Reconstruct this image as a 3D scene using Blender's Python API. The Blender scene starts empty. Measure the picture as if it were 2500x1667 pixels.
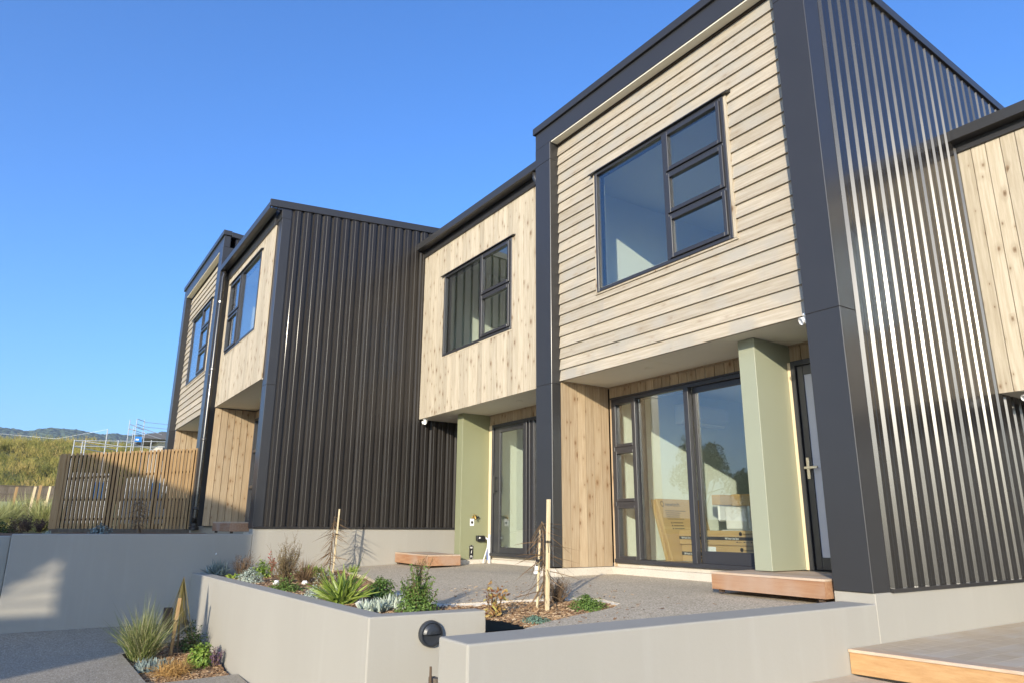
import bpy, math, random
import numpy as np
from mathutils import Vector, Matrix
R = math.radians
rng = random.Random(7)
nrg = np.random.default_rng(11)
SC = bpy.context.scene
COL = SC.collection

# ---------------------------------------------------------------- camera, sky, sun, exposure
cam_d = bpy.data.cameras.new("camera"); cam = bpy.data.objects.new("camera", cam_d); COL.objects.link(cam)
cam_d.sensor_width = 36; cam_d.lens = 24.6; cam_d.clip_start = 0.05; cam_d.clip_end = 6000
yaw, pit, rol = R(-56.1055), R(14.8144), R(0.3876)
f_ = Vector((math.sin(yaw)*math.cos(pit), math.cos(yaw)*math.cos(pit), math.sin(pit)))
r0 = Vector((math.cos(yaw), -math.sin(yaw), 0)); u0 = r0.cross(f_)
r_ = math.cos(rol)*r0 + math.sin(rol)*u0; u_ = -math.sin(rol)*r0 + math.cos(rol)*u0
cam.matrix_world = Matrix(((r_.x, u_.x, -f_.x, 0), (r_.y, u_.y, -f_.y, 0), (r_.z, u_.z, -f_.z, 0), (0, 0, 0, 1)))
SC.camera = cam

SUN_TO = Vector((0.847, -1.0, 0.348)).normalized()          # direction towards the sun
SUN_EL = math.asin(SUN_TO.z); SUN_AZ = math.atan2(SUN_TO.x, SUN_TO.y)
W = bpy.data.worlds.new("World"); SC.world = W; W.use_nodes = True
wn = W.node_tree; bg = wn.nodes["Background"]
sky = wn.nodes.new("ShaderNodeTexSky"); sky.sky_type = 'NISHITA'; sky.sun_disc = False
sky.sun_elevation = SUN_EL; sky.sun_rotation = SUN_AZ
sky.altitude = 0; sky.air_density = 1.0; sky.dust_density = 1.5; sky.ozone_density = 4.0
hs = wn.nodes.new('ShaderNodeHueSaturation'); hs.inputs['Saturation'].default_value = 1.08
wn.links.new(sky.outputs[0], hs.inputs['Color']); mxs = wn.nodes.new('ShaderNodeMix'); mxs.data_type = 'RGBA'; mxs.blend_type = 'MULTIPLY'; mxs.inputs[0].default_value = 1.0; mxs.inputs[7].default_value = (0.73, 0.93, 1.20, 1)
wn.links.new(hs.outputs[0], mxs.inputs[6]); wn.links.new(mxs.outputs[2], bg.inputs[0]); bg.inputs[1].default_value = 0.148
sl = bpy.data.lights.new("sun", 'SUN'); sun = bpy.data.objects.new("sun", sl); COL.objects.link(sun)
sl.energy = 3.9; sl.angle = R(0.53); sl.color = (1.0, 0.89, 0.71)
sun.rotation_euler = (-SUN_TO).to_track_quat('-Z', 'Y').to_euler(); sun.location = (30, -40, 20)
SC.view_settings.view_transform = 'Standard'; SC.view_settings.look = 'None'
SC.view_settings.exposure = 0.95; SC.view_settings.gamma = 1.0
SC.cycles.max_bounces = 8; SC.cycles.transparent_max_bounces = 12

# ---------------------------------------------------------------- materials
class NT:
    def __init__(s, name):
        s.m = bpy.data.materials.new(name); s.m.use_nodes = True
        s.t = s.m.node_tree; s.b = s.t.nodes["Principled BSDF"]; s.out = s.t.nodes["Material Output"]
    def n(s, typ, **kw):
        x = s.t.nodes.new(typ)
        for k, v in kw.items(): setattr(x, k, v)
        return x
    def l(s, a, b): s.t.links.new(a, b)
    def val(s, sock, v):
        if hasattr(v, 'is_output'): s.l(v, sock)
        else: sock.default_value = v
    def math(s, op, a, b=0.0, clamp=False):
        x = s.n("ShaderNodeMath", operation=op, use_clamp=clamp); s.val(x.inputs[0], a); s.val(x.inputs[1], b); return x.outputs[0]
    def mix(s, f, a, b, mode='MIX'):
        x = s.n("ShaderNodeMix", data_type='RGBA', blend_type=mode)
        s.val(x.inputs[0], f)
        for i, v in ((6, a), (7, b)):
            if hasattr(v, 'is_output'): s.l(v, x.inputs[i])
            else: x.inputs[i].default_value = (*v, 1)
        return x.outputs[2]
    def obj(s): return s.n("ShaderNodeTexCoord").outputs['Object']
    def mapping(s, vec, scale=(1, 1, 1), loc=None):
        x = s.n("ShaderNodeMapping"); s.l(vec, x.inputs[0]); x.inputs['Scale'].default_value = scale
        if loc is not None: s.l(loc, x.inputs['Location'])
        return x.outputs[0]
    def noise(s, vec, scale, detail=3, rough=0.5, out='Fac'):
        x = s.n("ShaderNodeTexNoise"); s.l(vec, x.inputs['Vector']); x.inputs['Scale'].default_value = scale
        x.inputs['Detail'].default_value = detail; x.inputs['Roughness'].default_value = rough; return x.outputs[out]
    def ramp(s, f, stops):
        x = s.n("ShaderNodeValToRGB"); s.l(f, x.inputs[0]); e = x.color_ramp.elements
        while len(e) < len(stops): e.new(0.5)
        for q, (p, c) in zip(e, stops):
            q.position = p; q.color = (*c, 1) if len(c) == 3 else c
        return x.outputs[0]
    def smooth(s, v, a, b):
        x = s.n("ShaderNodeMapRange", interpolation_type='SMOOTHSTEP'); s.l(v, x.inputs[0])
        x.inputs[1].default_value = a; x.inputs[2].default_value = b; return x.outputs[0]
    def rnd(s): return s.n("ShaderNodeAttribute", attribute_name="rnd").outputs['Fac']
    def bump(s, h, strength=0.3, dist=0.01):
        x = s.n("ShaderNodeBump"); s.l(h, x.inputs['Height']); x.inputs['Strength'].default_value = strength
        x.inputs['Distance'].default_value = dist; s.l(x.outputs[0], s.b.inputs['Normal']); return x.outputs[0]
    def base(s, c):
        if hasattr(c, 'is_output'): s.l(c, s.b.inputs['Base Color'])
        else: s.b.inputs['Base Color'].default_value = (*c, 1)
    def rough(s, v): s.val(s.b.inputs['Roughness'], v)
M = {}

def flat(name, c, rough=0.6, metal=0.0, var=0.0, vs=8.0, bump=0.0, bs=80.0, spec=None):
    k = NT(name)
    if var:
        nz = k.noise(k.obj(), vs, 4)
        k.base(k.mix(nz, tuple(x*(1-var) for x in c), tuple(min(1, x*(1+var)) for x in c)))
    else: k.base(c)
    k.rough(rough); k.b.inputs['Metallic'].default_value = metal
    if spec is not None: k.b.inputs['Specular IOR Level'].default_value = spec
    if bump: k.bump(k.noise(k.obj(), bs, 3), bump, 0.004)
    M[name] = k.m; return k.m

def wood(name, c0, c1, knot, axis='Z', rough=0.75, knots=0.8, grey=None, kscale=1.0):
    """boards: each board has its own tint (rnd), long grain, and scattered knots"""
    k = NT(name); o = k.obj(); r = k.rnd()
    off = k.n("ShaderNodeCombineXYZ"); 
    for i, m_ in enumerate((37.0, 53.0, 71.0)): k.l(k.math('MULTIPLY', r, m_), off.inputs[i])
    g = {'Z': (26, 26, 1.3), 'X': (1.3, 26, 26), 'Y': (26, 1.3, 26)}[axis]
    grain = k.noise(k.mapping(o, g, off.outputs[0]), 1.6, 5, 0.62)
    fine = k.noise(k.mapping(o, tuple(x*5 for x in g), off.outputs[0]), 1.5, 3, 0.6)
    blot = k.noise(k.mapping(o, (1, 1, 1), off.outputs[0]), 2.3, 3)
    col = k.mix(k.smooth(grain, 0.3, 0.72), c0, c1)
    tint = k.math('ADD', k.math('MULTIPLY', r, 0.26), 0.87)
    tc = k.n("ShaderNodeCombineColor"); 
    for i in range(3): k.l(tint, tc.inputs[i])
    col = k.mix(1.0, col, tc.outputs[0], 'MULTIPLY')
    if grey: col = k.mix(k.smooth(blot, 0.42, 0.75), col, grey)
    col = k.mix(k.math('MULTIPLY', k.smooth(fine, 0.52, 0.8), 0.25), col, tuple(x*0.45 for x in c0))
    xyz = k.n("ShaderNodeSeparateXYZ"); k.l(o, xyz.inputs[0]); u = k.math('ADD', xyz.outputs[0], xyz.outputs[1])
    a_, b_ = (7.0, 3.6) if axis == 'Z' else (3.2, 7.0)
    kv = k.n("ShaderNodeCombineXYZ"); k.l(k.math('ADD', k.math('MULTIPLY', u, a_*kscale), k.math('MULTIPLY', r, 91.0)), kv.inputs[0]); k.l(k.math('ADD', k.math('MULTIPLY', xyz.outputs[2], b_*kscale), k.math('MULTIPLY', r, 57.0)), kv.inputs[1])
    v = k.n("ShaderNodeTexVoronoi", voronoi_dimensions='2D'); k.l(kv.outputs[0], v.inputs['Vector']); v.inputs['Scale'].default_value = 1.0
    sc = k.n("ShaderNodeSeparateColor"); k.l(v.outputs['Color'], sc.inputs[0])
    size = k.math('ADD', k.math('MULTIPLY', k.math('POWER', sc.outputs[0], 1.6), 0.13), 0.045)
    dn = k.math('ADD', v.outputs['Distance'], k.math('ADD', k.math('MULTIPLY', k.math('SUBTRACT', fine, 0.5), 0.16), k.math('MULTIPLY', k.math('SUBTRACT', grain, 0.5), 0.10)))
    inside = k.smooth(k.math('SUBTRACT', size, dn), -0.02, 0.05)
    kk = k.math('MULTIPLY', inside, k.math('MULTIPLY', k.math('GREATER_THAN', sc.outputs[1], 0.35), knots*0.85))
    halo = k.math('MULTIPLY', k.math('MULTIPLY', k.smooth(k.math('SUBTRACT', size, k.math('MULTIPLY', dn, 0.45)), -0.06, 0.06), k.math('GREATER_THAN', sc.outputs[1], 0.35)), knots*0.45)
    col = k.mix(halo, col, tuple((x+y)/2*0.9 for x, y in zip(knot, c0)))
    col = k.mix(kk, col, knot)
    core = k.math('MULTIPLY', k.smooth(k.math('SUBTRACT', k.math('MULTIPLY', size, 0.45), dn), -0.01, 0.03), kk)
    col = k.mix(core, col, tuple(x*0.5 for x in knot))
    k.base(col); k.rough(rough); k.bump(grain, 0.12, 0.002); k.b.inputs['Specular IOR Level'].default_value = 0.25
    M[name] = k.m; return k.m

def metal(name, c, rough, coat, coat_rough, spec=0.5):
    k = NT(name); nz = k.noise(k.obj(), 3.0, 3)
    k.base(k.mix(nz, tuple(x*0.92 for x in c), tuple(x*1.08 for x in c)))
    k.rough(k.math('ADD', k.math('MULTIPLY', nz, 0.08), rough-0.04))
    k.b.inputs['Coat Weight'].default_value = coat; k.b.inputs['Coat Roughness'].default_value = coat_rough
    k.b.inputs['Specular IOR Level'].default_value = spec
    M[name] = k.m; return k.m

metal('dark_sheet', (0.017, 0.015, 0.013), 0.26, 0.28, 0.06, 0.55)
metal('dark_sheet_low_glint', (0.020, 0.017, 0.0145), 0.42, 0.20, 0.10, 0.35)  # same sheet metal, dulled copy imitating weaker reflection at another viewing angle
metal('dark_flashing', (0.030, 0.029, 0.029), 0.40, 0.22, 0.15)
metal('dark_frame', (0.030, 0.030, 0.034), 0.42, 0.25, 0.2)
wood('pale_boards', (0.42, 0.352, 0.252), (0.53, 0.46, 0.348), (0.21, 0.13, 0.07), 'Z', kscale=1.0, knots=0.78)
wood('pale_weatherboards', (0.345, 0.292, 0.215), (0.455, 0.398, 0.31), (0.31, 0.235, 0.16), 'X', knots=0.32, grey=(0.365, 0.335, 0.28), kscale=0.8)
wood('warm_boards', (0.345, 0.25, 0.15), (0.44, 0.345, 0.23), (0.22, 0.12, 0.055), 'Z', kscale=1.0)
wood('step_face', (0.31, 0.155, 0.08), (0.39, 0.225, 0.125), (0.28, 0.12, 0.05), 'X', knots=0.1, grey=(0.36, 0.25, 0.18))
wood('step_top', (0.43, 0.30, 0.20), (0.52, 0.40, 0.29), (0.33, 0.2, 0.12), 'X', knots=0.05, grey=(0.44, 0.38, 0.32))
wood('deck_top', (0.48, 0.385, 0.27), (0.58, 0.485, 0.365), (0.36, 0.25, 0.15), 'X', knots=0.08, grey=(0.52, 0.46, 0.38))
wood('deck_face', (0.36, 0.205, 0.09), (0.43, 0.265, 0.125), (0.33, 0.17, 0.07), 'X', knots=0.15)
wood('slat_wood', (0.34, 0.21, 0.095), (0.45, 0.30, 0.15), (0.24, 0.13, 0.05), 'Z', knots=0.25)
wood('stake_wood', (0.66, 0.52, 0.30), (0.76, 0.64, 0.42), (0.45, 0.3, 0.15), 'Z', knots=0.2)
wood('old_fence_wood', (0.11, 0.088, 0.065), (0.16, 0.132, 0.10), (0.08, 0.06, 0.04), 'Z', knots=0.3)
flat('board_backing', (0.05, 0.032, 0.018), 0.9)
flat('soffit', (0.70, 0.66, 0.54), 0.7, var=0.03)
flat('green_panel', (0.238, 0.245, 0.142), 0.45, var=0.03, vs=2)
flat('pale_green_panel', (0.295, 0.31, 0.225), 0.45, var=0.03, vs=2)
flat('cream_trim', (0.72, 0.58, 0.38), 0.6)
flat('plaster', (0.74, 0.76, 0.68), 0.8)
flat('carpet', (0.33, 0.31, 0.27), 0.95, var=0.1, vs=60)
flat('white_plastic', (0.80, 0.80, 0.78), 0.35)
flat('black_plastic', (0.012, 0.012, 0.013), 0.35)
flat('steel', (0.62, 0.61, 0.58), 0.28, metal=1.0)
flat('galvanised', (0.45, 0.46, 0.47), 0.5, metal=0.3)
flat('brass', (0.55, 0.36, 0.10), 0.3, metal=1.0)
flat('nickel', (0.60, 0.55, 0.46), 0.35, metal=1.0)
flat('cardboard', (0.48, 0.31, 0.13), 0.8, var=0.06, vs=5)
flat('ink', (0.03, 0.022, 0.015), 0.7)
flat('white_ink', (0.85, 0.83, 0.78), 0.6)
flat('frosted', (0.50, 0.50, 0.54), 0.25)
flat('blue_sign', (0.02, 0.19, 0.55), 0.5)
flat('stone', (0.75, 0.72, 0.68), 0.8, var=0.15, vs=30, bump=0.4, bs=30)
flat('dark_timber', (0.07, 0.045, 0.03), 0.85, var=0.2, vs=20)
flat('far_wall', (0.55, 0.52, 0.46), 0.8)
flat('far_roof', (0.10, 0.10, 0.11), 0.7)
flat('neighbour_wall', (0.09, 0.085, 0.08), 0.6)
flat('cable_blue', (0.10, 0.16, 0.45), 0.5)

def render_wall():
    k = NT('render'); o = k.obj()
    big = k.noise(k.mapping(o, (1, 1, 0.35)), 1.1, 4); streak = k.noise(k.mapping(o, (7, 7, 0.5)), 1.6, 4)
    c = k.mix(big, (0.325, 0.306, 0.262), (0.375, 0.354, 0.307))
    c = k.mix(k.math('MULTIPLY', k.smooth(streak, 0.5, 0.85), 0.22), c, (0.42, 0.40, 0.36))
    k.base(c); k.rough(0.85); k.b.inputs['Specular IOR Level'].default_value = 0.2
    h = k.noise(o, 260, 3, 0.6); h2 = k.noise(o, 35, 3)
    k.bump(k.math('ADD', h, h2), 0.35, 0.0022); M['render'] = k.m
render_wall()
def concrete(name, a, b):
    k = NT(name); o = k.obj(); n1 = k.noise(o, 3, 5); n2 = k.noise(o, 60, 4)
    c = k.mix(n1, a, b); c = k.mix(k.smooth(n2, 0.55, 0.75), c, tuple(x*0.7 for x in a))
    k.base(c); k.rough(0.9); k.bump(n2, 0.4, 0.004); M[name] = k.m
concrete('slab_edge', (0.46, 0.41, 0.33), (0.60, 0.55, 0.47))
def aggregate(name, dark, mid, light):
    k = NT(name); o = k.obj()
    v = k.n("ShaderNodeTexVoronoi"); k.l(o, v.inputs['Vector']); v.inputs['Scale'].default_value = 85
    sc = k.n("ShaderNodeSeparateColor"); k.l(v.outputs['Color'], sc.inputs[0])
    c = k.ramp(sc.outputs[0], [(0.0, dark), (0.3, mid), (0.65, mid), (1.0, light)])
    big = k.noise(o, 0.9, 4); c = k.mix(k.math('MULTIPLY', k.smooth(big, 0.45, 0.75), 0.35), c, tuple(x*0.78 for x in mid))
    stain = k.noise(o, 7, 5, 0.7); c = k.mix(k.math('MULTIPLY', k.smooth(stain, 0.6, 0.8), 0.25), c, light)
    k.base(c); k.rough(0.85)
    k.bump(k.math('SUBTRACT', 1.0, v.outputs['Distance']), 0.6, 0.004); M[name] = k.m
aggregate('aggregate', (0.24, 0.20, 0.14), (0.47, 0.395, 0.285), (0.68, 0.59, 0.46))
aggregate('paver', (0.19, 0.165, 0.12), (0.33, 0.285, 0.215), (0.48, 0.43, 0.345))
def mulch():
    k = NT('mulch'); o = k.obj(); n = k.noise(k.mapping(o, (1, 1, 1)), 45, 5, 0.7)
    k.base(k.ramp(n, [(0.25, (0.05, 0.028, 0.015)), (0.5, (0.20, 0.11, 0.055)), (0.75, (0.42, 0.27, 0.14))]))
    k.rough(0.95); k.bump(n, 1.0, 0.03); M['mulch'] = k.m
    k = NT('mulch_chip'); r = k.rnd()
    k.base(k.ramp(r, [(0.0, (0.09, 0.045, 0.02)), (0.4, (0.27, 0.15, 0.07)), (0.75, (0.46, 0.29, 0.14)), (1.0, (0.62, 0.46, 0.28))]))
    k.rough(0.9); M['mulch_chip'] = k.m
mulch()
def leaf(name, a, b, rough=0.5, trans=0.25, c2=None):
    k = NT(name); r = k.rnd()
    st = [(0.0, a), (1.0, b)] if c2 is None else [(0.0, a), (0.6, b), (1.0, c2)]
    c = k.ramp(r, st); k.base(c); k.rough(rough); k.b.inputs['Specular IOR Level'].default_value = 0.3
    tr = k.n("ShaderNodeBsdfTranslucent"); k.l(c, tr.inputs[0])
    mx = k.n("ShaderNodeMixShader"); mx.inputs[0].default_value = trans
    k.l(k.b.outputs[0], mx.inputs[1]); k.l(tr.outputs[0], mx.inputs[2]); k.l(mx.outputs[0], k.out.inputs[0]); M[name] = k.m
leaf('leaf_green', (0.07, 0.13, 0.025), (0.20, 0.30, 0.07))
leaf('leaf_bright', (0.10, 0.19, 0.02), (0.30, 0.40, 0.08))
leaf('leaf_dark', (0.03, 0.06, 0.018), (0.09, 0.14, 0.04))
leaf('leaf_silver', (0.26, 0.31, 0.24), (0.55, 0.60, 0.50), 0.7, 0.15)
leaf('leaf_bluegrey', (0.13, 0.17, 0.16), (0.30, 0.36, 0.33), 0.7, 0.15)
leaf('leaf_teal', (0.09, 0.17, 0.12), (0.20, 0.29, 0.21), 0.7, 0.15)
leaf('leaf_brown', (0.09, 0.055, 0.03), (0.26, 0.17, 0.09), 0.7, 0.15)
leaf('leaf_airy', (0.10, 0.075, 0.03), (0.30, 0.24, 0.10), 0.7, 0.2)
leaf('leaf_red', (0.22, 0.03, 0.03), (0.45, 0.09, 0.07), 0.5, 0.25)
leaf('leaf_copper', (0.20, 0.06, 0.04), (0.40, 0.24, 0.08), 0.5, 0.25, (0.45, 0.42, 0.12))
leaf('leaf_tan', (0.36, 0.20, 0.06), (0.62, 0.40, 0.15), 0.7, 0.3)
leaf('leaf_strap', (0.12, 0.19, 0.02), (0.36, 0.44, 0.10), 0.4, 0.3)
leaf('leaf_grass', (0.09, 0.13, 0.03), (0.24, 0.27, 0.09), 0.6, 0.25, (0.50, 0.44, 0.26))
leaf('leaf_net', (0.10, 0.08, 0.022), (0.30, 0.24, 0.07), 0.6, 0.15)
leaf('leaf_purple', (0.08, 0.04, 0.07), (0.22, 0.13, 0.20), 0.6, 0.2)
leaf('leaf_maroon', (0.06, 0.035, 0.035), (0.17, 0.10, 0.085), 0.7, 0.15)
leaf('leaf_scrub', (0.065, 0.085, 0.02), (0.24, 0.21, 0.05), 0.8, 0.15, (0.36, 0.26, 0.095))
leaf('leaf_lawn', (0.24, 0.27, 0.08), (0.50, 0.48, 0.22), 0.8, 0.25)
leaf('twig', (0.10, 0.065, 0.04), (0.22, 0.15, 0.09), 0.8, 0.0)
leaf('tree_leaf', (0.03, 0.05, 0.012), (0.08, 0.11, 0.03), 0.6, 0.25)
flat('bark', (0.12, 0.085, 0.06), 0.9, var=0.3, vs=20)

def glass(name, tint, f0):
    k = NT(name); t = k.t; t.nodes.remove(k.b)
    g = k.n("ShaderNodeNewGeometry"); d = k.n("ShaderNodeVectorMath", operation='DOT_PRODUCT'); k.l(g.outputs['Normal'], d.inputs[0]); k.l(g.outputs['Incoming'], d.inputs[1])
    c = k.math('SUBTRACT', 1.0, k.math('ABSOLUTE', d.outputs['Value']), True)
    fr = k.math('ADD', k.math('MULTIPLY', k.math('POWER', c, 4.0), 1-f0), f0, True)
    tr = k.n("ShaderNodeBsdfTransparent"); tr.inputs[0].default_value = (*tint, 1)
    gl = k.n("ShaderNodeBsdfGlossy"); gl.inputs['Roughness'].default_value = 0.0; gl.inputs[0].default_value = (1, 1, 1, 1)
    mx = k.n("ShaderNodeMixShader"); k.l(fr, mx.inputs[0]); k.l(tr.outputs[0], mx.inputs[1]); k.l(gl.outputs[0], mx.inputs[2])
    k.l(mx.outputs[0], k.out.inputs[0]); M[name] = k.m
glass('glass', (0.93, 0.96, 0.94), 0.115)
glass('film', (0.95, 0.95, 0.95), 0.06)

def terrain_mat():
    k = NT('hillside_soil'); o = k.obj(); n = k.noise(o, 0.35, 5, 0.65); n2 = k.noise(o, 6, 4)
    c = k.ramp(n, [(0.3, (0.11, 0.105, 0.035)), (0.55, (0.21, 0.19, 0.06)), (0.75, (0.30, 0.25, 0.14))])
    k.base(k.mix(k.math('MULTIPLY', n2, 0.4), c, (0.16, 0.13, 0.07))); k.rough(0.95); k.bump(n2, 0.8, 0.1); M['hillside_soil'] = k.m
    k = NT('lawn'); n = k.noise(k.obj(), 3, 5, 0.7); k.base(k.ramp(n, [(0.3, (0.26, 0.27, 0.09)), (0.7, (0.46, 0.44, 0.20))])); k.rough(0.95); M['lawn'] = k.m
    k = NT('forest'); o = k.obj(); v = k.n("ShaderNodeTexVoronoi"); k.l(o, v.inputs['Vector']); v.inputs['Scale'].default_value = 0.11
    n = k.noise(o, 0.012, 4); c = k.mix(v.outputs['Distance'], (0.085, 0.12, 0.07), (0.035, 0.06, 0.045))
    k.base(k.mix(n, c, (0.08, 0.11, 0.06))); k.rough(1.0); k.b.inputs['Specular IOR Level'].default_value = 0.0
    k.bump(k.math('SUBTRACT', 1.0, v.outputs['Distance']), 1.0, 6.0); M['forest'] = k.m
terrain_mat()

# ---------------------------------------------------------------- mesh builder
def wloc(o):
    v = Vector((0, 0, 0))
    while o is not None: v = v + o.location; o = o.parent
    return v
class MB:
    def __init__(s, tf=None): s.v = []; s.f = []; s.r = []; s.tf = tf; s.mi = []; s.cur = 0
    def P(s, p): s.v.append(tuple(s.tf(p)) if s.tf else tuple(p)); return len(s.v)-1
    def F(s, idx, rnd=None): s.f.append(tuple(idx)); s.r.append(rng.random() if rnd is None else rnd); s.mi.append(s.cur)
    def quad(s, a, b, c, d, rnd=None): s.F([s.P(a), s.P(b), s.P(c), s.P(d)], rnd)
    def box(s, x0, x1, y0, y1, z0, z1, rnd=None):
        rnd = rng.random() if rnd is None else rnd
        i = [s.P(p) for p in ((x0,y0,z0),(x1,y0,z0),(x1,y1,z0),(x0,y1,z0),(x0,y0,z1),(x1,y0,z1),(x1,y1,z1),(x0,y1,z1))]
        for q in ((0,3,2,1),(4,5,6,7),(0,1,5,4),(1,2,6,5),(2,3,7,6),(3,0,4,7)): s.F([i[j] for j in q], rnd)
        return s
    def prism(s, poly, a0, a1, axis='X', rnd=None):
        """poly of 2-D points swept along axis. X: (y,z)  Y: (x,z)  Z: (x,y)"""
        rnd = rng.random() if rnd is None else rnd
        def pt(p, a): return {'X': (a, p[0], p[1]), 'Y': (p[0], a, p[1]), 'Z': (p[0], p[1], a)}[axis]
        A = [s.P(pt(p, a0)) for p in poly]; B = [s.P(pt(p, a1)) for p in poly]; n = len(poly)
        for i in range(n): s.F([A[i], A[(i+1) % n], B[(i+1) % n], B[i]], rnd)
        s.F(A[::-1], rnd); s.F(B, rnd); return s
    def tube(s, pts, r, n=8, rnd=None, cap=True):
        rnd = rng.random() if rnd is None else rnd
        rs = r if isinstance(r, (list, tuple)) else [r]*len(pts); rings = []
        P = [Vector(p) for p in pts]
        for i, p in enumerate(P):
            d = (P[min(i+1, len(P)-1)] - P[max(i-1, 0)]).normalized()
            a = d.orthogonal().normalized() if i == 0 else (a - a.dot(d)*d).normalized()
            b = d.cross(a)
            rings.append([s.P(p + rs[i]*(math.cos(t)*a + math.sin(t)*b)) for t in [2*math.pi*j/n for j in range(n)]])
        for i in range(len(rings)-1):
            for j in range(n): s.F([rings[i][j], rings[i][(j+1) % n], rings[i+1][(j+1) % n], rings[i+1][j]], rnd)
        if cap: s.F(rings[0][::-1], rnd); s.F(rings[-1], rnd)
        return s
    def lathe(s, c, ax, prof, n=24, rnd=None):
        """prof: (radius, distance along ax)"""
        rnd = rng.random() if rnd is None else rnd
        ax = Vector(ax).normalized(); a = ax.orthogonal().normalized(); b = ax.cross(a); c = Vector(c); rings = []
        for r, h in prof: rings.append([s.P(c + ax*h + r*(math.cos(2*math.pi*j/n)*a + math.sin(2*math.pi*j/n)*b)) for j in range(n)])
        for i in range(len(rings)-1):
            for j in range(n): s.F([rings[i][j], rings[i][(j+1) % n], rings[i+1][(j+1) % n], rings[i+1][j]], rnd)
        s.F(rings[0][::-1], rnd); s.F(rings[-1], rnd); return s
    def build(s, name, mat, parent=None, bevel=0.0, smooth=False, seg=1):
        off = wloc(parent) if parent is not None else Vector((0, 0, 0))
        me = bpy.data.meshes.new(name)
        vv = np.array(s.v, dtype=float) - np.array(off)
        me.from_pydata(vv.tolist(), [], s.f)
        at = me.attributes.new("rnd", 'FLOAT', 'FACE'); at.data.foreach_set("value", np.array(s.r, dtype=np.float32))
        for m_ in (mat if isinstance(mat, (list, tuple)) else [mat]): me.materials.append(M[m_])
        if isinstance(mat, (list, tuple)): me.polygons.foreach_set("material_index", np.array(s.mi, dtype=np.int32))
        if smooth: me.polygons.foreach_set("use_smooth", np.ones(len(me.polygons), dtype=bool))
        me.update()
        o = bpy.data.objects.new(name, me); COL.objects.link(o)
        if parent is not None: o.parent = parent
        if bevel:
            b = o.modifiers.new("bevel", 'BEVEL'); b.width = bevel; b.segments = seg; b.limit_method = 'ANGLE'
        return o
def tag(o, label=None, cat=None, group=None, kind=None):
    if label: o['label'] = label
    if cat: o['category'] = cat
    if group: o['group'] = group
    if kind: o['kind'] = kind
    return o
def thing(name, label, cat, loc, group=None):
    o = bpy.data.objects.new(name, None); COL.objects.link(o); o.location = loc; o.empty_display_size = 0.2
    return tag(o, label, cat, group)

# ---------------------------------------------------------------- facade helpers
def cuts(a, b, holes):
    """intervals of [a,b] left after removing holes"""
    out = [(a, b)]
    for h0, h1 in holes:
        nx = []
        for s0, s1 in out:
            if h1 <= s0 or h0 >= s1: nx.append((s0, s1)); continue
            if h0 > s0: nx.append((s0, h0))
            if h1 < s1: nx.append((h1, s1))
        out = nx
    return [q for q in out if q[1]-q[0] > 1e-4]
def vboards(mb, u0, u1, face, z0, z1, pitch=0.15, holes=(), axis='X', depth=0.02, sign=1, gap=0.009):
    """vertical boards on plane; axis X: boards step along X, facing -Y at Y=face; axis Y: step along Y, facing +X at X=face"""
    n = max(1, round((u1-u0)/pitch)); p = (u1-u0)/n
    for i in range(n):
        a, b = u0+i*p+gap/2, u0+(i+1)*p-gap/2; rv = rng.random(); dj = rng.uniform(-0.0012, 0.0012)
        edges = sorted({a, b, *[h for H in holes for h in H[:2] if a < h < b]})
        for e0, e1 in zip(edges[:-1], edges[1:]):
            m_ = (e0+e1)/2
            for c0, c1 in cuts(z0, z1, [(H[2], H[3]) for H in holes if H[0] < m_ < H[1]]):
                if axis == 'X': mb.box(e0, e1, face+dj, face+depth, c0, c1, rv)
                else: mb.box(face-depth, face+dj, e0, e1, c0, c1, rv)
def holed_wall(mb, x0, x1, y0, y1, z0, z1, holes):
    xs = sorted({x0, x1, *[h for H in holes for h in H[:2]]})
    for a, b in zip(xs[:-1], xs[1:]):
        m_ = (a+b)/2
        for c0, c1 in cuts(z0, z1, [(H[2], H[3]) for H in holes if H[0] < m_ < H[1]]): mb.box(a, b, y0, y1, c0, c1)
def weatherboards(mb, x0, x1, y, z0, z1, pitch, holes):
    z = z0
    while z < z1-0.02:
        t = min(z+pitch+0.012, z1); rv = rng.random()
        bh = [(H[0], H[1]) for H in holes if H[2] < z+pitch*0.5 < H[3]]
        segs = cuts(x0, x1, bh)
        jx = rng.uniform(x0+0.8, x1-0.8)
        fr = (t-z)/(pitch+0.012)
        for a, b in segs:
            for c, d in ((a, jx), (jx, b)) if a+0.3 < jx < b-0.3 and rng.random() < 0.35 else ((a, b),):
                g = 0.001 if d < b else 0.0
                mb.prism([(y, z), (y+0.027*fr, t), (y+0.05, t), (y+0.05, z+0.003), (y+0.027, z+0.003)], c, d-g, 'X', rv)
                if d < b: rv = rng.random()
        z += pitch
PITCH = 0.183
def ribs(mb, x, y0, y1, zb, ztop, first_gap=0.0):
    """trapezoid sheet facing +X on the plane X=x; ztop(y) gives the top edge"""
    y = y0; pts = [(y0, 0.0)]
    while y < y1-0.01:
        j = rng.uniform(-0.0035, 0.0045)
        for dy_, d in ((0.028, 0.0), (0.049+j, 0.031), (0.098, 0.031), (0.102, 0.0285), (0.106, 0.031), (0.165, 0.031), (0.178, 0.0), (PITCH, 0.0)):
            if y+dy_ <= y1: pts.append((y+dy_, d))
        y += PITCH
    for (a, da), (b, db) in zip(pts[:-1], pts[1:]):
        mb.quad((x+da, a, zb), (x+db, b, zb), (x+db, b, ztop(b)), (x+da, a, ztop(a)), 0.5)
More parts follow.
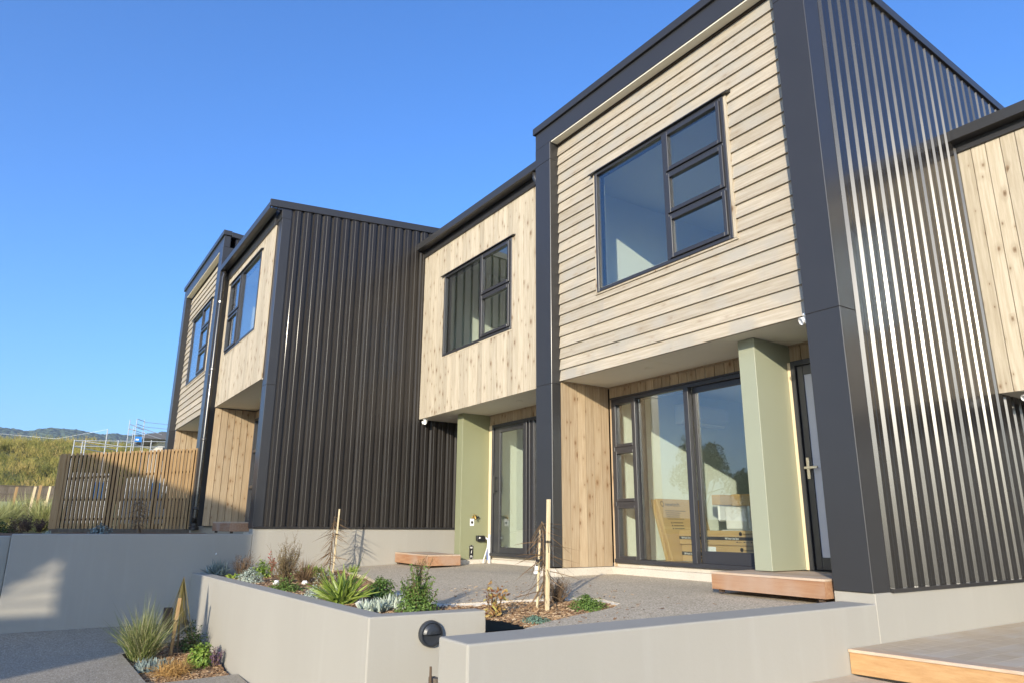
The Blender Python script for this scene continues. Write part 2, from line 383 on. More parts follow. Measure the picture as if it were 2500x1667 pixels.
def room(parent, tf, x0, x1, y0, y1, z0, z1, hole, yg):
    """plastered room behind an opening in the front wall (with reveals); open only at the hole"""
    mb = MB(tf); hx0, hx1, hz0, hz1 = hole
    Q = mb.quad
    Q((x0,y1,z0),(x1,y1,z0),(x1,y1,z1),(x0,y1,z1)); Q((x0,y0,z0),(x0,y1,z0),(x0,y1,z1),(x0,y0,z1))
    Q((x1,y0,z0),(x1,y0,z1),(x1,y1,z1),(x1,y1,z0)); Q((x0,y0,z1),(x0,y1,z1),(x1,y1,z1),(x1,y0,z1))
    Q((x0,y0,z0),(hx0,y0,z0),(hx0,y0,z1),(x0,y0,z1)); Q((hx1,y0,z0),(x1,y0,z0),(x1,y0,z1),(hx1,y0,z1))
    Q((hx0,y0,hz1),(hx1,y0,hz1),(hx1,y0,z1),(hx0,y0,z1))
    if hz0 > z0: Q((hx0,y0,z0),(hx1,y0,z0),(hx1,y0,hz0),(hx0,y0,hz0))
    for a, b in (((hx0,hz0),(hx0,hz1)), ((hx0,hz1),(hx1,hz1)), ((hx1,hz1),(hx1,hz0)), ((hx1,hz0),(hx0,hz0))):
        Q((a[0],yg,a[1]),(b[0],yg,b[1]),(b[0],y0,b[1]),(a[0],y0,a[1]))
    mb.cur = 1; Q((x0,y0,z0+.004),(x1,y0,z0+.004),(x1,y1,z0+.004),(x0,y1,z0+.004))
    mb.cur = 0
    if hz0 <= z0+0.02: pass
    # skirting boards
    mb.box(x0, x0+0.012, y0+0.01, y1-0.01, z0+0.005, z0+0.09); mb.box(x0+0.013, x1, y1-0.012, y1, z0+0.005, z0+0.09)
    return mb.build('room', ['plaster', 'carpet'], parent)
def window(parent, tf, x0, x1, z0, z1, y, xm, open_right=True, n=3, label=None):
    """aluminium window: fixed light and a column of n opening sashes"""
    fr = MB(tf); t = 0.042; yf = y-0.018
    fr.box(x0, x0+t, yf, y+0.06, z0, z1); fr.box(x1-t, x1, yf, y+0.06, z0, z1)
    fr.box(x0+t, x1-t, yf, y+0.06, z0, z0+t); fr.box(x0+t, x1-t, yf, y+0.06, z1-t, z1)
    fr.box(xm-0.03, xm+0.03, yf-0.004, y+0.06, z0+t, z1-t)
    a, b = (xm+0.03, x1-t) if open_right else (x0+t, xm-0.03)
    fa, fb = (x0+t, xm-0.03) if open_right else (xm+0.03, x1-t)
    h = (z1-z0-2*t)/n
    for i in range(1, n): fr.box(a, b, yf, y+0.06, z0+t+i*h-0.018, z0+t+i*h+0.018)
    w = fr.build('window', 'dark_frame', parent, 0.003)
    if label: w['label'] = label
    p = MB(tf).box(fa, fb, y+0.012, y+0.020, z0+t, z1-t); p.build('pane', 'glass', w)
    for i in range(n):
        c0 = z0+t+i*h+(0.018 if i else 0.0)+0.004; c1 = z0+t+(i+1)*h-(0.018 if i < n-1 else 0.0)-0.004
        s = MB(tf); k = 0.048; ys = y-0.042
        s.box(a+.003, a+k, ys, y+0.03, c0, c1); s.box(b-k, b-.003, ys, y+0.03, c0, c1)
        s.box(a+k, b-k, ys, y+0.03, c0, c0+k); s.box(a+k, b-k, ys, y+0.03, c1-k, c1)
        so = s.build('sash', 'dark_frame', w, 0.003)
        MB(tf).box(a+k, b-k, y-0.012, y-0.004, c0+k, c1-k).build('pane', 'glass', w)
    fl = MB(tf)
    fl.prism([(y-0.055, z1+0.002), (y-0.055, z1+0.012), (y+0.02, z1+0.035), (y+0.02, z1+0.002)], x0-0.09, x1+0.09, 'X')
    fl.build('head_flashing', 'dark_flashing', w)
    si = MB(tf); si.prism([(y-0.006, z0-0.024), (y-0.006, z0-0.004), (y+0.02, z0-0.002), (y+0.02, z0-0.024)], x0-0.05, x1+0.05, 'X')
    si.build('sill', 'pale_boards', w)
    for xa in (x0-0.035, x1+0.001): MB(tf).box(xa, xa+0.034, y-0.006, y+0.02, z0, z1).build('jamb_trim', 'pale_boards', w)
    return w
def floodlight(parent, p, tf=None):
    mb = MB(tf); x, y, z = p
    mb.lathe((x, y, z), (0, 0, -1), [(0.048, 0), (0.048, .018), (0.03, .024), (0.022, .05)], 16)
    for sx in (-1, 1):
        c = Vector((x+sx*0.035, y-0.02, z-0.06)); d = Vector((sx*0.45, -0.75, -0.35)).normalized()
        mb.lathe(c, d, [(0.018, -0.045), (0.028, -0.03), (0.034, 0.02), (0.037, 0.03), (0.033, 0.031), (0.030, 0.02)], 14)
    mb.lathe((x, y-0.01, z-0.055), (0, -0.2, -1), [(0.02, 0), (0.026, .02), (0.02, .04), (0.008, .048)], 12)
    return mb.build('security_light', 'white_plastic', parent)
def downlight(parent, x, y, z, tf=None):
    mb = MB(tf); mb.lathe((x, y, z), (0, 0, -1), [(0.055, 0.0), (0.055, 0.006), (0.042, 0.008)], 20)
    o = mb.build('downlight', 'soffit', parent)
    MB(tf).lathe((x, y, z-0.0085), (0, 0, -1), [(0.038, 0.0), (0.036, 0.001)], 20).build('lens', 'soffit', o)
def gutter(parent, x0, x1, yf, zt, tf=None, x_end=None):
    """box gutter seen from below, with fascia and its two seams"""
    mb = MB(tf)
    pr = [(yf, zt-0.125), (yf-0.006, zt-0.06), (yf+0.004, zt-0.055), (yf-0.002, zt), (yf+0.014, zt), (yf+0.02, zt-0.115), (yf+0.125, zt-0.115), (yf+0.125, zt-0.02), (yf+0.14, zt-0.02), (yf+0.14, zt-0.125)]
    mb.prism(pr, x0, x1, 'X')
    return mb.build('gutter', 'dark_flashing', parent)
def text_mesh(s, size, parent, name, mat, origin, xdir, ydir, align='LEFT', squeeze=1.0):
    cu = bpy.data.curves.new(name, 'FONT'); cu.body = s; cu.size = size; cu.align_x = align; cu.extrude = 0.0006
    t = bpy.data.objects.new(name, cu); COL.objects.link(t)
    dg = bpy.context.evaluated_depsgraph_get(); dg.update()
    me = bpy.data.meshes.new_from_object(t.evaluated_get(dg)); COL.objects.unlink(t); bpy.data.objects.remove(t)
    X = Vector(xdir).normalized(); Y = Vector(ydir).normalized(); Z = X.cross(Y); o = Vector(origin) - (wloc(parent) if parent else Vector())
    mt = Matrix(((X.x, Y.x, Z.x, o.x), (X.y, Y.y, Z.y, o.y), (X.z, Y.z, Z.z, o.z), (0, 0, 0, 1)))
    me.transform(mt @ Matrix.Diagonal((squeeze, 1, 1, 1))); me.materials.clear(); me.materials.append(M[mat])
    ob = bpy.data.objects.new(name, me); COL.objects.link(ob); ob.parent = parent; return ob

# ---------------------------------------------------------------- tower houses (weatherboard upper storey in a dark metal frame)
def tower(label, a, b, dy, dz, detail=True):
    tf = lambda p: (a*p[0]+b, p[1]+dy, p[2]+dz)
    root = thing('townhouse', label, 'house', tf((-5.5, 6.0, -0.5)), 'row of joined timber and dark metal townhouses')
    def part(mb, name, mat, bevel=0.0, parent=root): return mb.build(name, mat, parent, bevel)
    ROOF = lambda y: 5.984-0.089*(y-5.7)
    # corner columns of folded metal, with one sheet joint
    for x0, x1, yb in ((-7.87, -7.503, 5.855), (-3.630, -3.286, 5.955)):
        m = MB(tf); m.box(x0, x1, 5.70, yb, -0.494, 1.9065); m.box(x0, x1, 5.70, yb, 1.9085, 5.3115); m.box(x0, x1, 5.70, yb, 5.3135, 5.60)
        m.box(x0+.006, x1-.006, 5.706, yb-.006, 1.88, 1.93); m.box(x0+.006, x1-.006, 5.706, yb-.006, 5.29, 5.33)
        c = part(m, 'corner_column', 'dark_flashing', 0.004)
    m = MB(tf); m.box(-7.87, -3.286, 5.703, 5.84, 5.603, 5.879); part(m, 'fascia', 'dark_flashing', 0.003)
    m = MB(tf)
    m.prism([(-7.90, 5.875), (-7.90, 5.988), (-3.250, 5.988), (-3.250, 5.875)], 5.668, 5.85, 'Y')
    # barge cap down the slope of the right side
    for (x0, x1) in ((-3.300, -3.244),):
        m.prism([(5.855, ROOF(5.855)-0.118), (5.855, ROOF(5.855)), (13.0, ROOF(13.0)), (13.0, ROOF(13.0)-0.118)], x0, x1, 'X')
    m.prism([(5.855, ROOF(5.855)-0.118), (5.855, ROOF(5.855)), (13.0, ROOF(13.0)), (13.0, ROOF(13.0)-0.118)], -7.9, -7.85, 'X')
    capo = part(m, 'roof_cap', 'dark_flashing', 0.004)
    m = MB(tf); m.prism([(5.86, ROOF(5.86)-0.10), (5.86, ROOF(5.86)-0.03), (13.0, ROOF(13)-0.03), (13.0, ROOF(13)-0.10)], -7.84, -3.31, 'X'); part(m, 'roof', 'dark_sheet')
    m = MB(tf); m.box(-7.49, -3.64, 5.712, 5.832, 5.585, 5.602); part(m, 'head_soffit', 'soffit')
    m = MB(tf); m.box(-7.5, -3.632, 5.842, 5.90, 5.557, 5.602); part(m, 'top_gap_strip', 'board_backing')  # dark strip filling the gap above the top board
    # weatherboards with the window hole
    wx0, wx1, wz0, wz1 = -6.652, -4.439, 2.990, 4.716
    m = MB(tf); weatherboards(m, -7.500, -3.634, 5.834, 1.950, 5.556, 0.1565, [(wx0-.036, wx1+.036, wz0-.022, wz1+.02)])
    part(m, 'weatherboard_wall', 'pale_weatherboards')
    m = MB(tf); holed_wall(m, -7.5, -3.634, 5.886, 6.0, 1.98, 5.6, [(wx0, wx1, wz0, wz1)]); part(m, 'wall_core', 'board_backing')
    window(root, tf, wx0, wx1, wz0, wz1, 5.834, -5.352, True, 3)
    room(root, tf, -7.42, -3.5, 6.003, 9.6, 2.28, 4.98, (wx0+.0, wx1-.0, wz0, wz1), 5.90)
    # soffit over the recess
    m = MB(tf); m.box(-7.50, -5.905, 5.868, 6.73, 1.955, 1.972); m.box(-5.901, -3.632, 5.868, 6.73, 1.955, 1.972); m.box(-7.5, -3.632, 5.868, 6.73, 1.9725, 1.978); part(m, 'soffit', 'soffit')
    downlight(root, -6.22, 6.27, 1.955, tf); downlight(root, -3.93, 6.12, 1.955, tf)
    # recess lining
    m = MB(tf); vboards(m, 5.858, 6.722, -7.503, -0.505, 1.935, 0.144, axis='Y')
    m.box(-7.53, -7.485, 5.87, 6.72, 1.937, 1.955, 0.1)
    part(m, 'side_boards', 'warm_boards')
    m = MB(tf); vboards(m, -7.480, -3.64, 6.722, -0.505, 1.935, 0.147, [(-7.418, -4.60, -0.6, 1.772), (-4.60, -3.6, -0.6, 1.760)])
    m.box(-7.48, -3.64, 6.71, 6.745, 1.937, 1.955, 0.1)
    part(m, 'door_head_boards', 'warm_boards')
    # sliding door
    fz0, fz1 = -0.452, 1.766
    m = MB(tf)
    m.box(-7.412, -4.70, 6.690, 6.86, fz1-0.05, fz1); m.box(-7.412, -4.70, 6.672, 6.86, fz0, fz0+0.05)
    m.box(-7.412, -7.365, 6.690, 6.86, fz0+.05, fz1-.05); m.box(-4.745, -4.70, 6.69, 6.86, fz0+.05, fz1-.05)
    m.box(-6.965, -6.905, 6.655, 6.86, fz0+.05, fz1-.05)
    m.box(-7.365, -6.965, 6.70, 6.80, 1.03, 1.085); m.box(-7.365, -6.965, 6.70, 6.80, 0.29, 0.345)
    m.box(-7.43, -4.69, 6.665, 6.72, fz1, fz1+0.018)
    d = part(m, 'sliding_door', 'dark_frame', 0.003)
    for z0, z1 in ((fz0+.05, .29), (.345, 1.03), (1.085, fz1-.05)):
        s = MB(tf); k = 0.038
        s.box(-7.365, -7.365+k, 6.685, 6.78, z0, z1); s.box(-6.965-k, -6.965, 6.685, 6.78, z0, z1)
        s.box(-7.365+k, -6.965-k, 6.685, 6.78, z0, z0+k); s.box(-7.365+k, -6.965-k, 6.685, 6.78, z1-k, z1)
        s.build('sash', 'dark_frame', d, 0.002); MB(tf).box(-7.365+k, -6.965-k, 6.725, 6.733, z0+k, z1-k).build('pane', 'glass', d)
    MB(tf).box(-6.885, -5.97, 6.713, 6.721, fz0+.06, fz1-.06).build('pane', 'glass', d)
    s = MB(tf)      # sliding leaf
    s.box(-6.03, -5.955, 6.66, 6.735, fz0+.05, fz1-.05); s.box(-5.955, -5.90, 6.745, 6.79, fz0+.05, fz1-.05)
    s.box(-4.82, -4.745, 6.735, 6.785, fz0+.05, fz1-.05)
    s.box(-5.90, -4.82, 6.735, 6.785, fz0+.05, fz0+.19); s.box(-5.90, -4.82, 6.735, 6.785, fz1-.12, fz1-.05)
    s.build('door_leaf', 'dark_frame', d, 0.002); MB(tf).box(-5.90, -4.82, 6.757, 6.765, fz0+.19, fz1-.12).build('pane', 'glass', d)
    room(root, tf, -7.44, -4.72, 6.862, 10.6, fz0+0.012, 2.02, (-7.412, -4.722, fz0+0.012, fz1), 6.80)
    # wing wall and entry door
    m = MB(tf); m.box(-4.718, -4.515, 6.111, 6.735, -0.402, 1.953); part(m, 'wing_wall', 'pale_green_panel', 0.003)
    m = MB(tf); m.box(-4.512, -4.472, 6.655, 6.735, -0.402, 1.75); part(m, 'door_trim', 'cream_trim')
    m = MB(tf); m.box(-4.470, -4.415, 6.644, 6.74, -0.40, 1.756); m.box(-4.415, -3.65, 6.644, 6.74, 1.70, 1.756); m.box(-4.47, -3.64, 6.63, 6.74, -0.43, -0.402)
    ed = part(m, 'entry_door', 'dark_frame', 0.003)
    s = MB(tf); s.box(-4.410, -4.338, 6.668, 6.72, -0.396, 1.695); s.box(-4.338, -3.66, 6.668, 6.72, -0.396, -0.275); s.box(-4.338, -3.66, 6.668, 6.72, 1.595, 1.695); s.box(-3.72, -3.65, 6.668, 6.72, -0.27, 1.59)
    s.build('door_leaf', 'dark_frame', ed, 0.003)
    MB(tf).box(-4.338, -3.72, 6.682, 6.69, -0.275, 1.595).build('frosted_pane', 'frosted', ed)
    s = MB(tf); s.box(-4.398, -4.362, 6.655, 6.668, 0.50, 0.72); s.tube([(-4.38, 6.668, 0.612), (-4.38, 6.615, 0.612)], 0.011); s.box(-4.395, -4.245, 6.603, 6.622, 0.60, 0.624)
    s.build('door_handle', 'nickel', ed, 0.002)
    # foundation
    m = MB(tf)
    m.box(-7.497, -3.66, 6.70, 7.2, -0.9, -0.512); m.box(-7.497, -3.66, 6.728, 7.2, -0.512, -0.455); m.box(-7.86, -7.497, 5.735, 7.2, -0.9, -0.512)
    part(m, 'slab_edge', 'slab_edge', 0.006)
    m = MB(tf); m.box(-3.64, -3.283, 5.715, 13.0, -2.2, -0.497); part(m, 'foundation_wall', 'render', 0.006)
    # right side: ribbed sheet, with trims
    m = MB(tf); ribs(m, -3.300, 5.955, 13.0, -0.470, lambda y: ROOF(y)-0.10); part(m, 'ribbed_cladding', 'dark_sheet')
    m = MB(tf); m.box(-3.42, -3.302, 5.957, 13.0, -0.47, 4.5); m.box(-7.865, -7.6, 5.9, 13.0, -0.5, 5.0); m.box(-7.86, -3.31, 12.8, 13.0, -0.5, 5.0)
    m.prism([(5.957, 4.5), (5.957, ROOF(5.957)-.12), (13.0, ROOF(13)-.12), (13.0, 4.5)], -3.42, -3.302, 'X')
    m.prism([(5.957, 4.5), (5.957, ROOF(5.957)-.12), (13.0, ROOF(13)-.12), (13.0, 4.5)], -7.866, -7.7, 'X'); part(m, 'side_wall', 'dark_sheet')
    m = MB(tf); m.prism([(-3.300, -0.499), (-3.262, -0.499), (-3.256, -0.470), (-3.300, -0.462)], 5.957, 13.0, 'Y'); part(m, 'base_flashing', 'dark_flashing')
    floodlight(root, (-3.665, 5.80, 1.945), tf)
    return root, tf
T1, tfT1 = tower('large near townhouse with horizontal weatherboards and cardboard boxes behind its sliding door', 1.0, 0.0, 0.0, 0.0)
T2, tfT2 = tower('farthest townhouse, narrow in view, with horizontal weatherboards behind the slatted timber screen', 1.0624, -12.389, -2.9, 0.47)

# ---------------------------------------------------------------- lower houses with vertical boards and a gutter
def gutter_house(label, x0, x1, Y, z0, z1, zg, yg, win, n, xm, open_right, zroof_rise=0.085, right_col=None):
    root = thing('townhouse', label, 'house', ((x0+x1)/2, Y, z0-2.45), 'row of joined timber and dark metal townhouses')
    wx0, wx1, wz0, wz1 = win
    m = MB(); vboards(m, x0, x1, Y, z0, z1, 0.151, [(wx0-.02, wx1+.02, wz0-.02, wz1+.02)]); m.build('board_wall', 'pale_boards', root)
    m = MB(); holed_wall(m, x0, x1, Y+.022, Y+.16, z0+.02, z1+.2, [win]); m.build('wall_core', 'board_backing', root)
    window(root, None, wx0, wx1, wz0, wz1, Y, xm, open_right, n)
    room(root, None, x0+.1, x1-.1, Y+.163, Y+4.0, wz0-.7, z1-.05, win, Y+.06)
    m = MB(); m.box(x0, x1, Y+.022, Y+.86, z0, z0+.018); m.build('soffit', 'soffit', root)
    gutter(root, x0, x1 if x1 > -12.2 or x1 < -12.3 else -11.95, yg, zg)
    m = MB(); m.box(x0, x1, Y-.03, Y+.04, z1, zg-.02); m.build('fascia', 'dark_flashing', root, 0.003)
    m = MB(); m.prism([(yg+.10, zg-.02), (yg+.10, zg+.02), (Y+5.5, zg+.02+zroof_rise*(Y+5.5-yg)), (Y+5.5, zg-.02+zroof_rise*(Y+5.5-yg))], x0, x1, 'X'); m.build('roof', 'dark_sheet', root)
    return root
# G1: between the two ribbed walls
G1 = gutter_house('middle townhouse of vertical boards, set back beside the large near townhouse', -11.925, -7.872, 5.90, 1.955, 5.19, 5.445, 5.705, (-11.055, -8.79, 3.005, 4.55), 2, -9.73, True)
m = MB(); vboards(m, -10.735, -8.0, 6.745, -0.50, 1.94, 0.147, [(-10.63, -8.0, -0.6, 1.775)]); m.box(-10.74, -8, 6.735, 6.77, 1.94, 1.955, .1); m.build('door_head_boards', 'warm_boards', G1)
m = MB(); m.box(-11.9, -10.94, 6.74, 6.80, -0.50, 1.95); m.build('entry_door', 'dark_frame', G1)
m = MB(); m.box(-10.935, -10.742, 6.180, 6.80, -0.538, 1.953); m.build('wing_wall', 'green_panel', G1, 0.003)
m = MB(); m.box(-10.739, -10.645, 6.735, 6.80, -0.47, 1.765); m.build('door_trim', 'cream_trim', G1)
m = MB(); f0, f1 = -0.478, 1.766
m.box(-10.622, -7.95, 6.715, 6.88, f1-.05, f1); m.box(-10.622, -7.95, 6.69, 6.88, f0, f0+.05); m.box(-10.622, -10.575, 6.715, 6.88, f0+.05, f1-.05)
m.box(-9.60, -9.50, 6.68, 6.80, f0+.05, f1-.05); m.box(-9.47, -9.43, 6.70, 6.80, f0+.05, f1-.05); m.box(-9.41, -9.34, 6.72, 6.80, f0+.05, f1-.05)
sd = m.build('sliding_door', 'dark_frame', G1, 0.003)
s = MB(); s.box(-10.56, -10.385, 6.735, 6.79, f0+.05, f1-.05); s.box(-9.635, -9.605, 6.735, 6.79, f0+.05, f1-.05); s.box(-10.385, -9.635, 6.735, 6.79, f0+.05, -.33); s.box(-10.385, -9.635, 6.735, 6.79, 1.615, f1-.05)
s.build('door_leaf', 'dark_frame', sd, 0.003); MB().box(-10.385, -9.635, 6.758, 6.766, -.33, 1.615).build('pane', 'glass', sd); MB().box(-9.34, -8.0, 6.758, 6.766, -.43, 1.7).build('pane', 'glass', sd)
s = MB(); s.box(-10.485, -10.455, 6.665, 6.685, .56, .87); s.box(-10.48, -10.46, 6.685, 6.735, .59, .61); s.box(-10.48, -10.46, 6.685, 6.735, .82, .84); s.build('door_handle', 'black_plastic', sd, 0.003)
room(G1, None, -10.72, -8.0, 6.882, 10.0, f0+.01, 2.02, (-10.62, -8.02, f0+.01, f1), 6.80)
m = MB(); m.box(-10.935, -7.9, 6.765, 7.2, -0.9, -0.54); m.box(-10.72, -7.9, 6.80, 7.2, -0.54, -0.48); m.box(-11.92, -10.742, 6.20, 7.2, -0.9, -0.54); m.build('slab_edge', 'slab_edge', G1, 0.006)
floodlight(G1, (-11.80, 5.98, 1.95)); downlight(G1, -9.15, 6.30, 1.955); downlight(G1, -11.35, 6.28, 1.955)
m = MB(); m.tube([(-7.99, 5.775, 5.33), (-7.99, 5.775, 5.22), (-7.955, 5.80, 5.13), (-7.925, 5.825, 5.05), (-7.92, 5.83, 4.9), (-7.92, 5.83, -0.42), (-7.93, 5.77, -0.52)], 0.04, 12)
dp = m.build('downpipe', 'dark_flashing', G1, smooth=True)
for zz in (4.9, 3.3, 1.75, 0.1): MB().box(-7.965, -7.875, 5.786, 5.86, zz, zz+.03).build('bracket', 'galvanised', dp)
m = MB(); m.lathe((-7.93, 5.77, -0.60), (0, 0, 1), [(0.06, 0), (0.06, .03), (0.045, .05), (0.045, .10)], 14); m.build('gully_trap', 'white_plastic', G1)

# R0: the house at the right edge
R0 = gutter_house('townhouse cut off by the right edge with vertical boards under a dark gutter', -3.28, 0.80, 8.60, 1.442, 4.343, 4.575, 8.43, (-2.40, -0.15, 2.42, 3.92), 2, -1.08, True)
m = MB(); m.box(-3.29, 0.8, 9.46, 9.6, -1.4, 1.44); m.build('recess_wall', 'dark_frame', R0)
m = MB()
for i in range(46):
    xa, xb = -2.42+i*0.05, -2.42+(i+1)*0.05; ya, yb = 8.83+0.035*math.sin(i*1.9), 8.83+0.035*math.sin((i+1)*1.9)
    m.quad((xa, ya, 1.9), (xb, yb, 1.9), (xb, yb, 4.2), (xa, ya, 4.2))
m.build('added_curtain', 'white_plastic', R0, smooth=True)  # unseen curtain added as a bright patch for the ribbed sheet to reflect
floodlight(R0, (-3.02, 8.70, 1.437))

# G2: like G1 mirrored, standing forward; its right side is the dark ribbed wall
G2 = gutter_house('townhouse of vertical boards whose dark ribbed side wall faces the terrace', -15.87, -12.205, 3.005, 2.43, 5.28, 5.60, 2.80, (-15.45, -13.03, 3.50, 5.06), 2, -14.47, False)
ROOF2 = lambda y: 5.64+0.084*(y-2.93)
m = MB(); m.box(-12.205, -11.930, 3.033, 3.19, -0.047, 2.30); m.box(-12.205, -11.930, 3.033, 3.19, 2.3035, 5.33); m.box(-12.2, -11.935, 3.04, 3.18, 2.28, 2.32); m.box(-12.20, -11.932, 3.02, 3.19, 5.331, 5.50)
m.build('corner_column', 'dark_flashing', G2, 0.004)
m = MB(); ribs(m, -11.945, 3.19, 13.0, -0.020, lambda y: ROOF2(y)-0.10); m.build('ribbed_cladding', 'dark_sheet_low_glint', G2)
m = MB(); m.box(-12.06, -11.947, 3.2, 13, -0.04, 5.1); m.prism([(3.2, 5.1), (3.2, ROOF2(3.2)-.12), (13, ROOF2(13)-.12), (13, 5.1)], -12.06, -11.947, 'X'); m.build('side_wall', 'dark_sheet', G2)
m = MB(); m.prism([(2.79, ROOF2(2.79)-.135), (2.79, ROOF2(2.79)), (13, ROOF2(13)), (13, ROOF2(13)-.135)], -11.948, -11.892, 'X')
m.build('roof_cap', 'dark_flashing', G2, 0.004)
m = MB(); m.prism([(-11.945, -0.052), (-11.905, -0.052), (-11.899, -0.022), (-11.945, -0.012)], 3.04, 6.74, 'Y'); m.build('base_flashing', 'dark_flashing', G2)
m = MB(); m.box(-12.20, -11.927, 3.05, 13.0, -1.9, -0.05); m.build('foundation_wall', 'render', G2, 0.006)
m = MB(); m.box(-15.87, -12.2, 3.86, 4.3, -0.5, 0.02); m.build('slab_edge', 'slab_edge', G2, 0.006)
m = MB(); vboards(m, 3.01, 3.85, -15.80, -0.02, 2.41, 0.14, axis='Y'); m.build('side_boards', 'warm_boards', G2)
m = MB(); vboards(m, -15.86, -12.21, 3.85, -0.02, 2.41, 0.147, [(-15.70, -13.2, -0.1, 2.24)]); m.build('door_head_boards', 'warm_boards', G2)
m = MB(); m.box(-15.70, -15.655, 3.82, 3.98, 0.0, 2.236); m.box(-13.25, -13.2, 3.82, 3.98, 0.0, 2.236); m.box(-15.655, -13.25, 3.82, 3.98, 2.186, 2.236); m.box(-15.655, -13.25, 3.82, 3.98, 0.0, 0.05)
m.box(-15.23, -15.17, 3.80, 3.98, .05, 2.186); m.box(-15.655, -15.23, 3.83, 3.95, 0.75, 0.81); m.box(-15.655, -15.23, 3.83, 3.95, 1.5, 1.56); m.box(-14.30, -14.22, 3.80, 3.98, .05, 2.186)
sd2 = m.build('sliding_door', 'dark_frame', G2, 0.003); MB().box(-15.655, -13.25, 3.88, 3.888, 0.05, 2.186).build('pane', 'glass', sd2)
room(G2, None, -15.8, -12.3, 3.99, 7.4, 0.0, 2.5, (-15.69, -13.21, 0.0, 2.236), 3.95)
downlight(G2, -13.2, 3.42, 2.43)
m = MB(); m.tube([(-15.80, 2.88, 5.50), (-15.80, 2.88, 5.38), (-15.79, 2.86, 5.30), (-15.79, 2.86, 0.15), (-15.79, 2.86, 0.02)], 0.047, 12)
dp = m.build('downpipe', 'dark_sheet', G2, smooth=True)
for zz in (4.7, 3.2, 1.7, 0.3): MB().lathe((-15.79, 2.86, zz), (0, 0, 1), [(0.05, 0), (0.054, .01), (0.054, .05), (0.05, .06)], 12).build('bracket', 'dark_flashing', dp)
m = MB(); m.lathe((-15.79, 2.86, -0.10), (0, 0, 1), [(0.10, 0), (0.10, .05), (0.075, .07), (0.075, .13)], 16); m.build('gully_trap', 'black_plastic', G2)

# ---------------------------------------------------------------- walls, terrace, paving, decks
from mathutils.geometry import tessellate_polygon
def tz(y): return -0.60-0.06*max(0.0, 6.0-y)
def sheet(name, poly, zf, mat, depth, kind='structure', sub=0):
    mb = MB(); vs = [mb.P((x, y, zf(x, y))) for x, y in poly]; lo = [mb.P((x, y, zf(x, y)-depth)) for x, y in poly]
    for t in tessellate_polygon([[Vector((x, y, 0)) for x, y in poly]]):
        a, b, c = (Vector(mb.v[i]) for i in t); t = t if (b-a).cross(c-a).z > 0 else t[::-1]
        mb.F([vs[i] for i in t])
    n = len(poly)
    for i in range(n): j = (i+1) % n; mb.F([vs[i], lo[i], lo[j], vs[j]])
    o = mb.build(name, mat); tag(o, kind=kind); return o
ground = MB(); ground.quad((-1700, -1700, -2.4), (1700, -1700, -2.4), (1700, 1700, -2.4), (-1700, 1700, -2.4))
tag(ground.build('ground', 'paver'), kind='structure')

w = MB(); w.box(-3.588, -3.280, 1.945, 5.712, -2.3, -0.574)
o = w.build('retaining_wall', 'render', None, 0.012, seg=2); tag(o, 'low pale rendered wall running from the large near house towards the viewer, nearest of the walls', 'wall')
m = MB(); m.lathe((-3.28, 1.99, -0.79), (1, 0, 0), [(0.03, 0), (0.03, 0.02)], 12)
w = MB(); w.prism([(-11.928, 2.205), (-5.545, 2.375), (-5.475, 3.43), (-5.675, 3.44), (-5.735, 2.57), (-11.928, 2.405)], -2.3, -0.700, 'Z')
o = w.build('planter_wall', 'render', None, 0.012, seg=2); tag(o, 'L-shaped pale rendered planter wall with a round dark light on its short right face', 'wall')
w = MB(); w.box(-12.20, -11.930, -0.12, 3.048, -2.3, -0.136)
o = w.build('retaining_wall', 'render', None, 0.012, seg=2); tag(o, 'tall rendered retaining wall mostly in shade below the slatted timber screen', 'wall')
w = MB(); w.box(-12.45, -12.17, -9.0, -0.125, -2.3, -0.165)
o = w.build('retaining_wall', 'render', None, 0.012, seg=2); tag(o, 'sliver of shaded rendered wall at the left edge, stepped back from the long one', 'wall')

def bulkhead(label, c, ax):
    t = thing('bulkhead_light', label, 'wall light', c, 'round bulkhead lights on the rendered walls')
    A = Vector(ax); m = MB(); m.lathe(c, ax, [(0.100, 0), (0.104, .02), (0.100, .045), (0.092, .055), (0.086, .056), (0.084, .042), (0.06, .04)], 36); m.build('rim', 'black_matt', t, smooth=False)
    up = Vector((0, 0, 1)); sd = up.cross(A).normalized(); C0 = Vector(c)
    m = MB(); n = 20      # upper hood bulging out over the half-moon opening
    arc = [(math.cos(math.pi*i/n)*0.084, math.sin(math.pi*i/n)*0.084) for i in range(n+1)]
    rings = []
    for k_, (sc, d) in enumerate(((1.0, .046), (0.93, .060), (0.7, .075), (0.35, .082))):
        rings.append([m.P(C0 + A*d + sd*(x*(sc if k_ else 1)) + up*(0.0 + y*sc)) for x, y in arc])
    for a, b in zip(rings[:-1], rings[1:]):
        for i in range(n): m.F([a[i], a[i+1], b[i+1], b[i]], .5)
    m.F(rings[-1], .5)
    m.F([rings[0][0], rings[1][0], rings[2][0], rings[3][0], rings[3][n], rings[2][n], rings[1][n], rings[0][n]], .5)
    m.build('hood', 'black_matt', t)
    return t
flat('black_matt', (0.028, 0.031, 0.036), 0.38)
bulkhead('round dark wall light with a half hood on the short right face of the planter', (-5.508, 2.90, -0.85), Vector((0.998, -0.066, 0)))
bulkhead('round dark wall light low on the long planter wall behind the netted plant', (-11.80, 2.208, -1.45), Vector((0.027, -1, 0)))

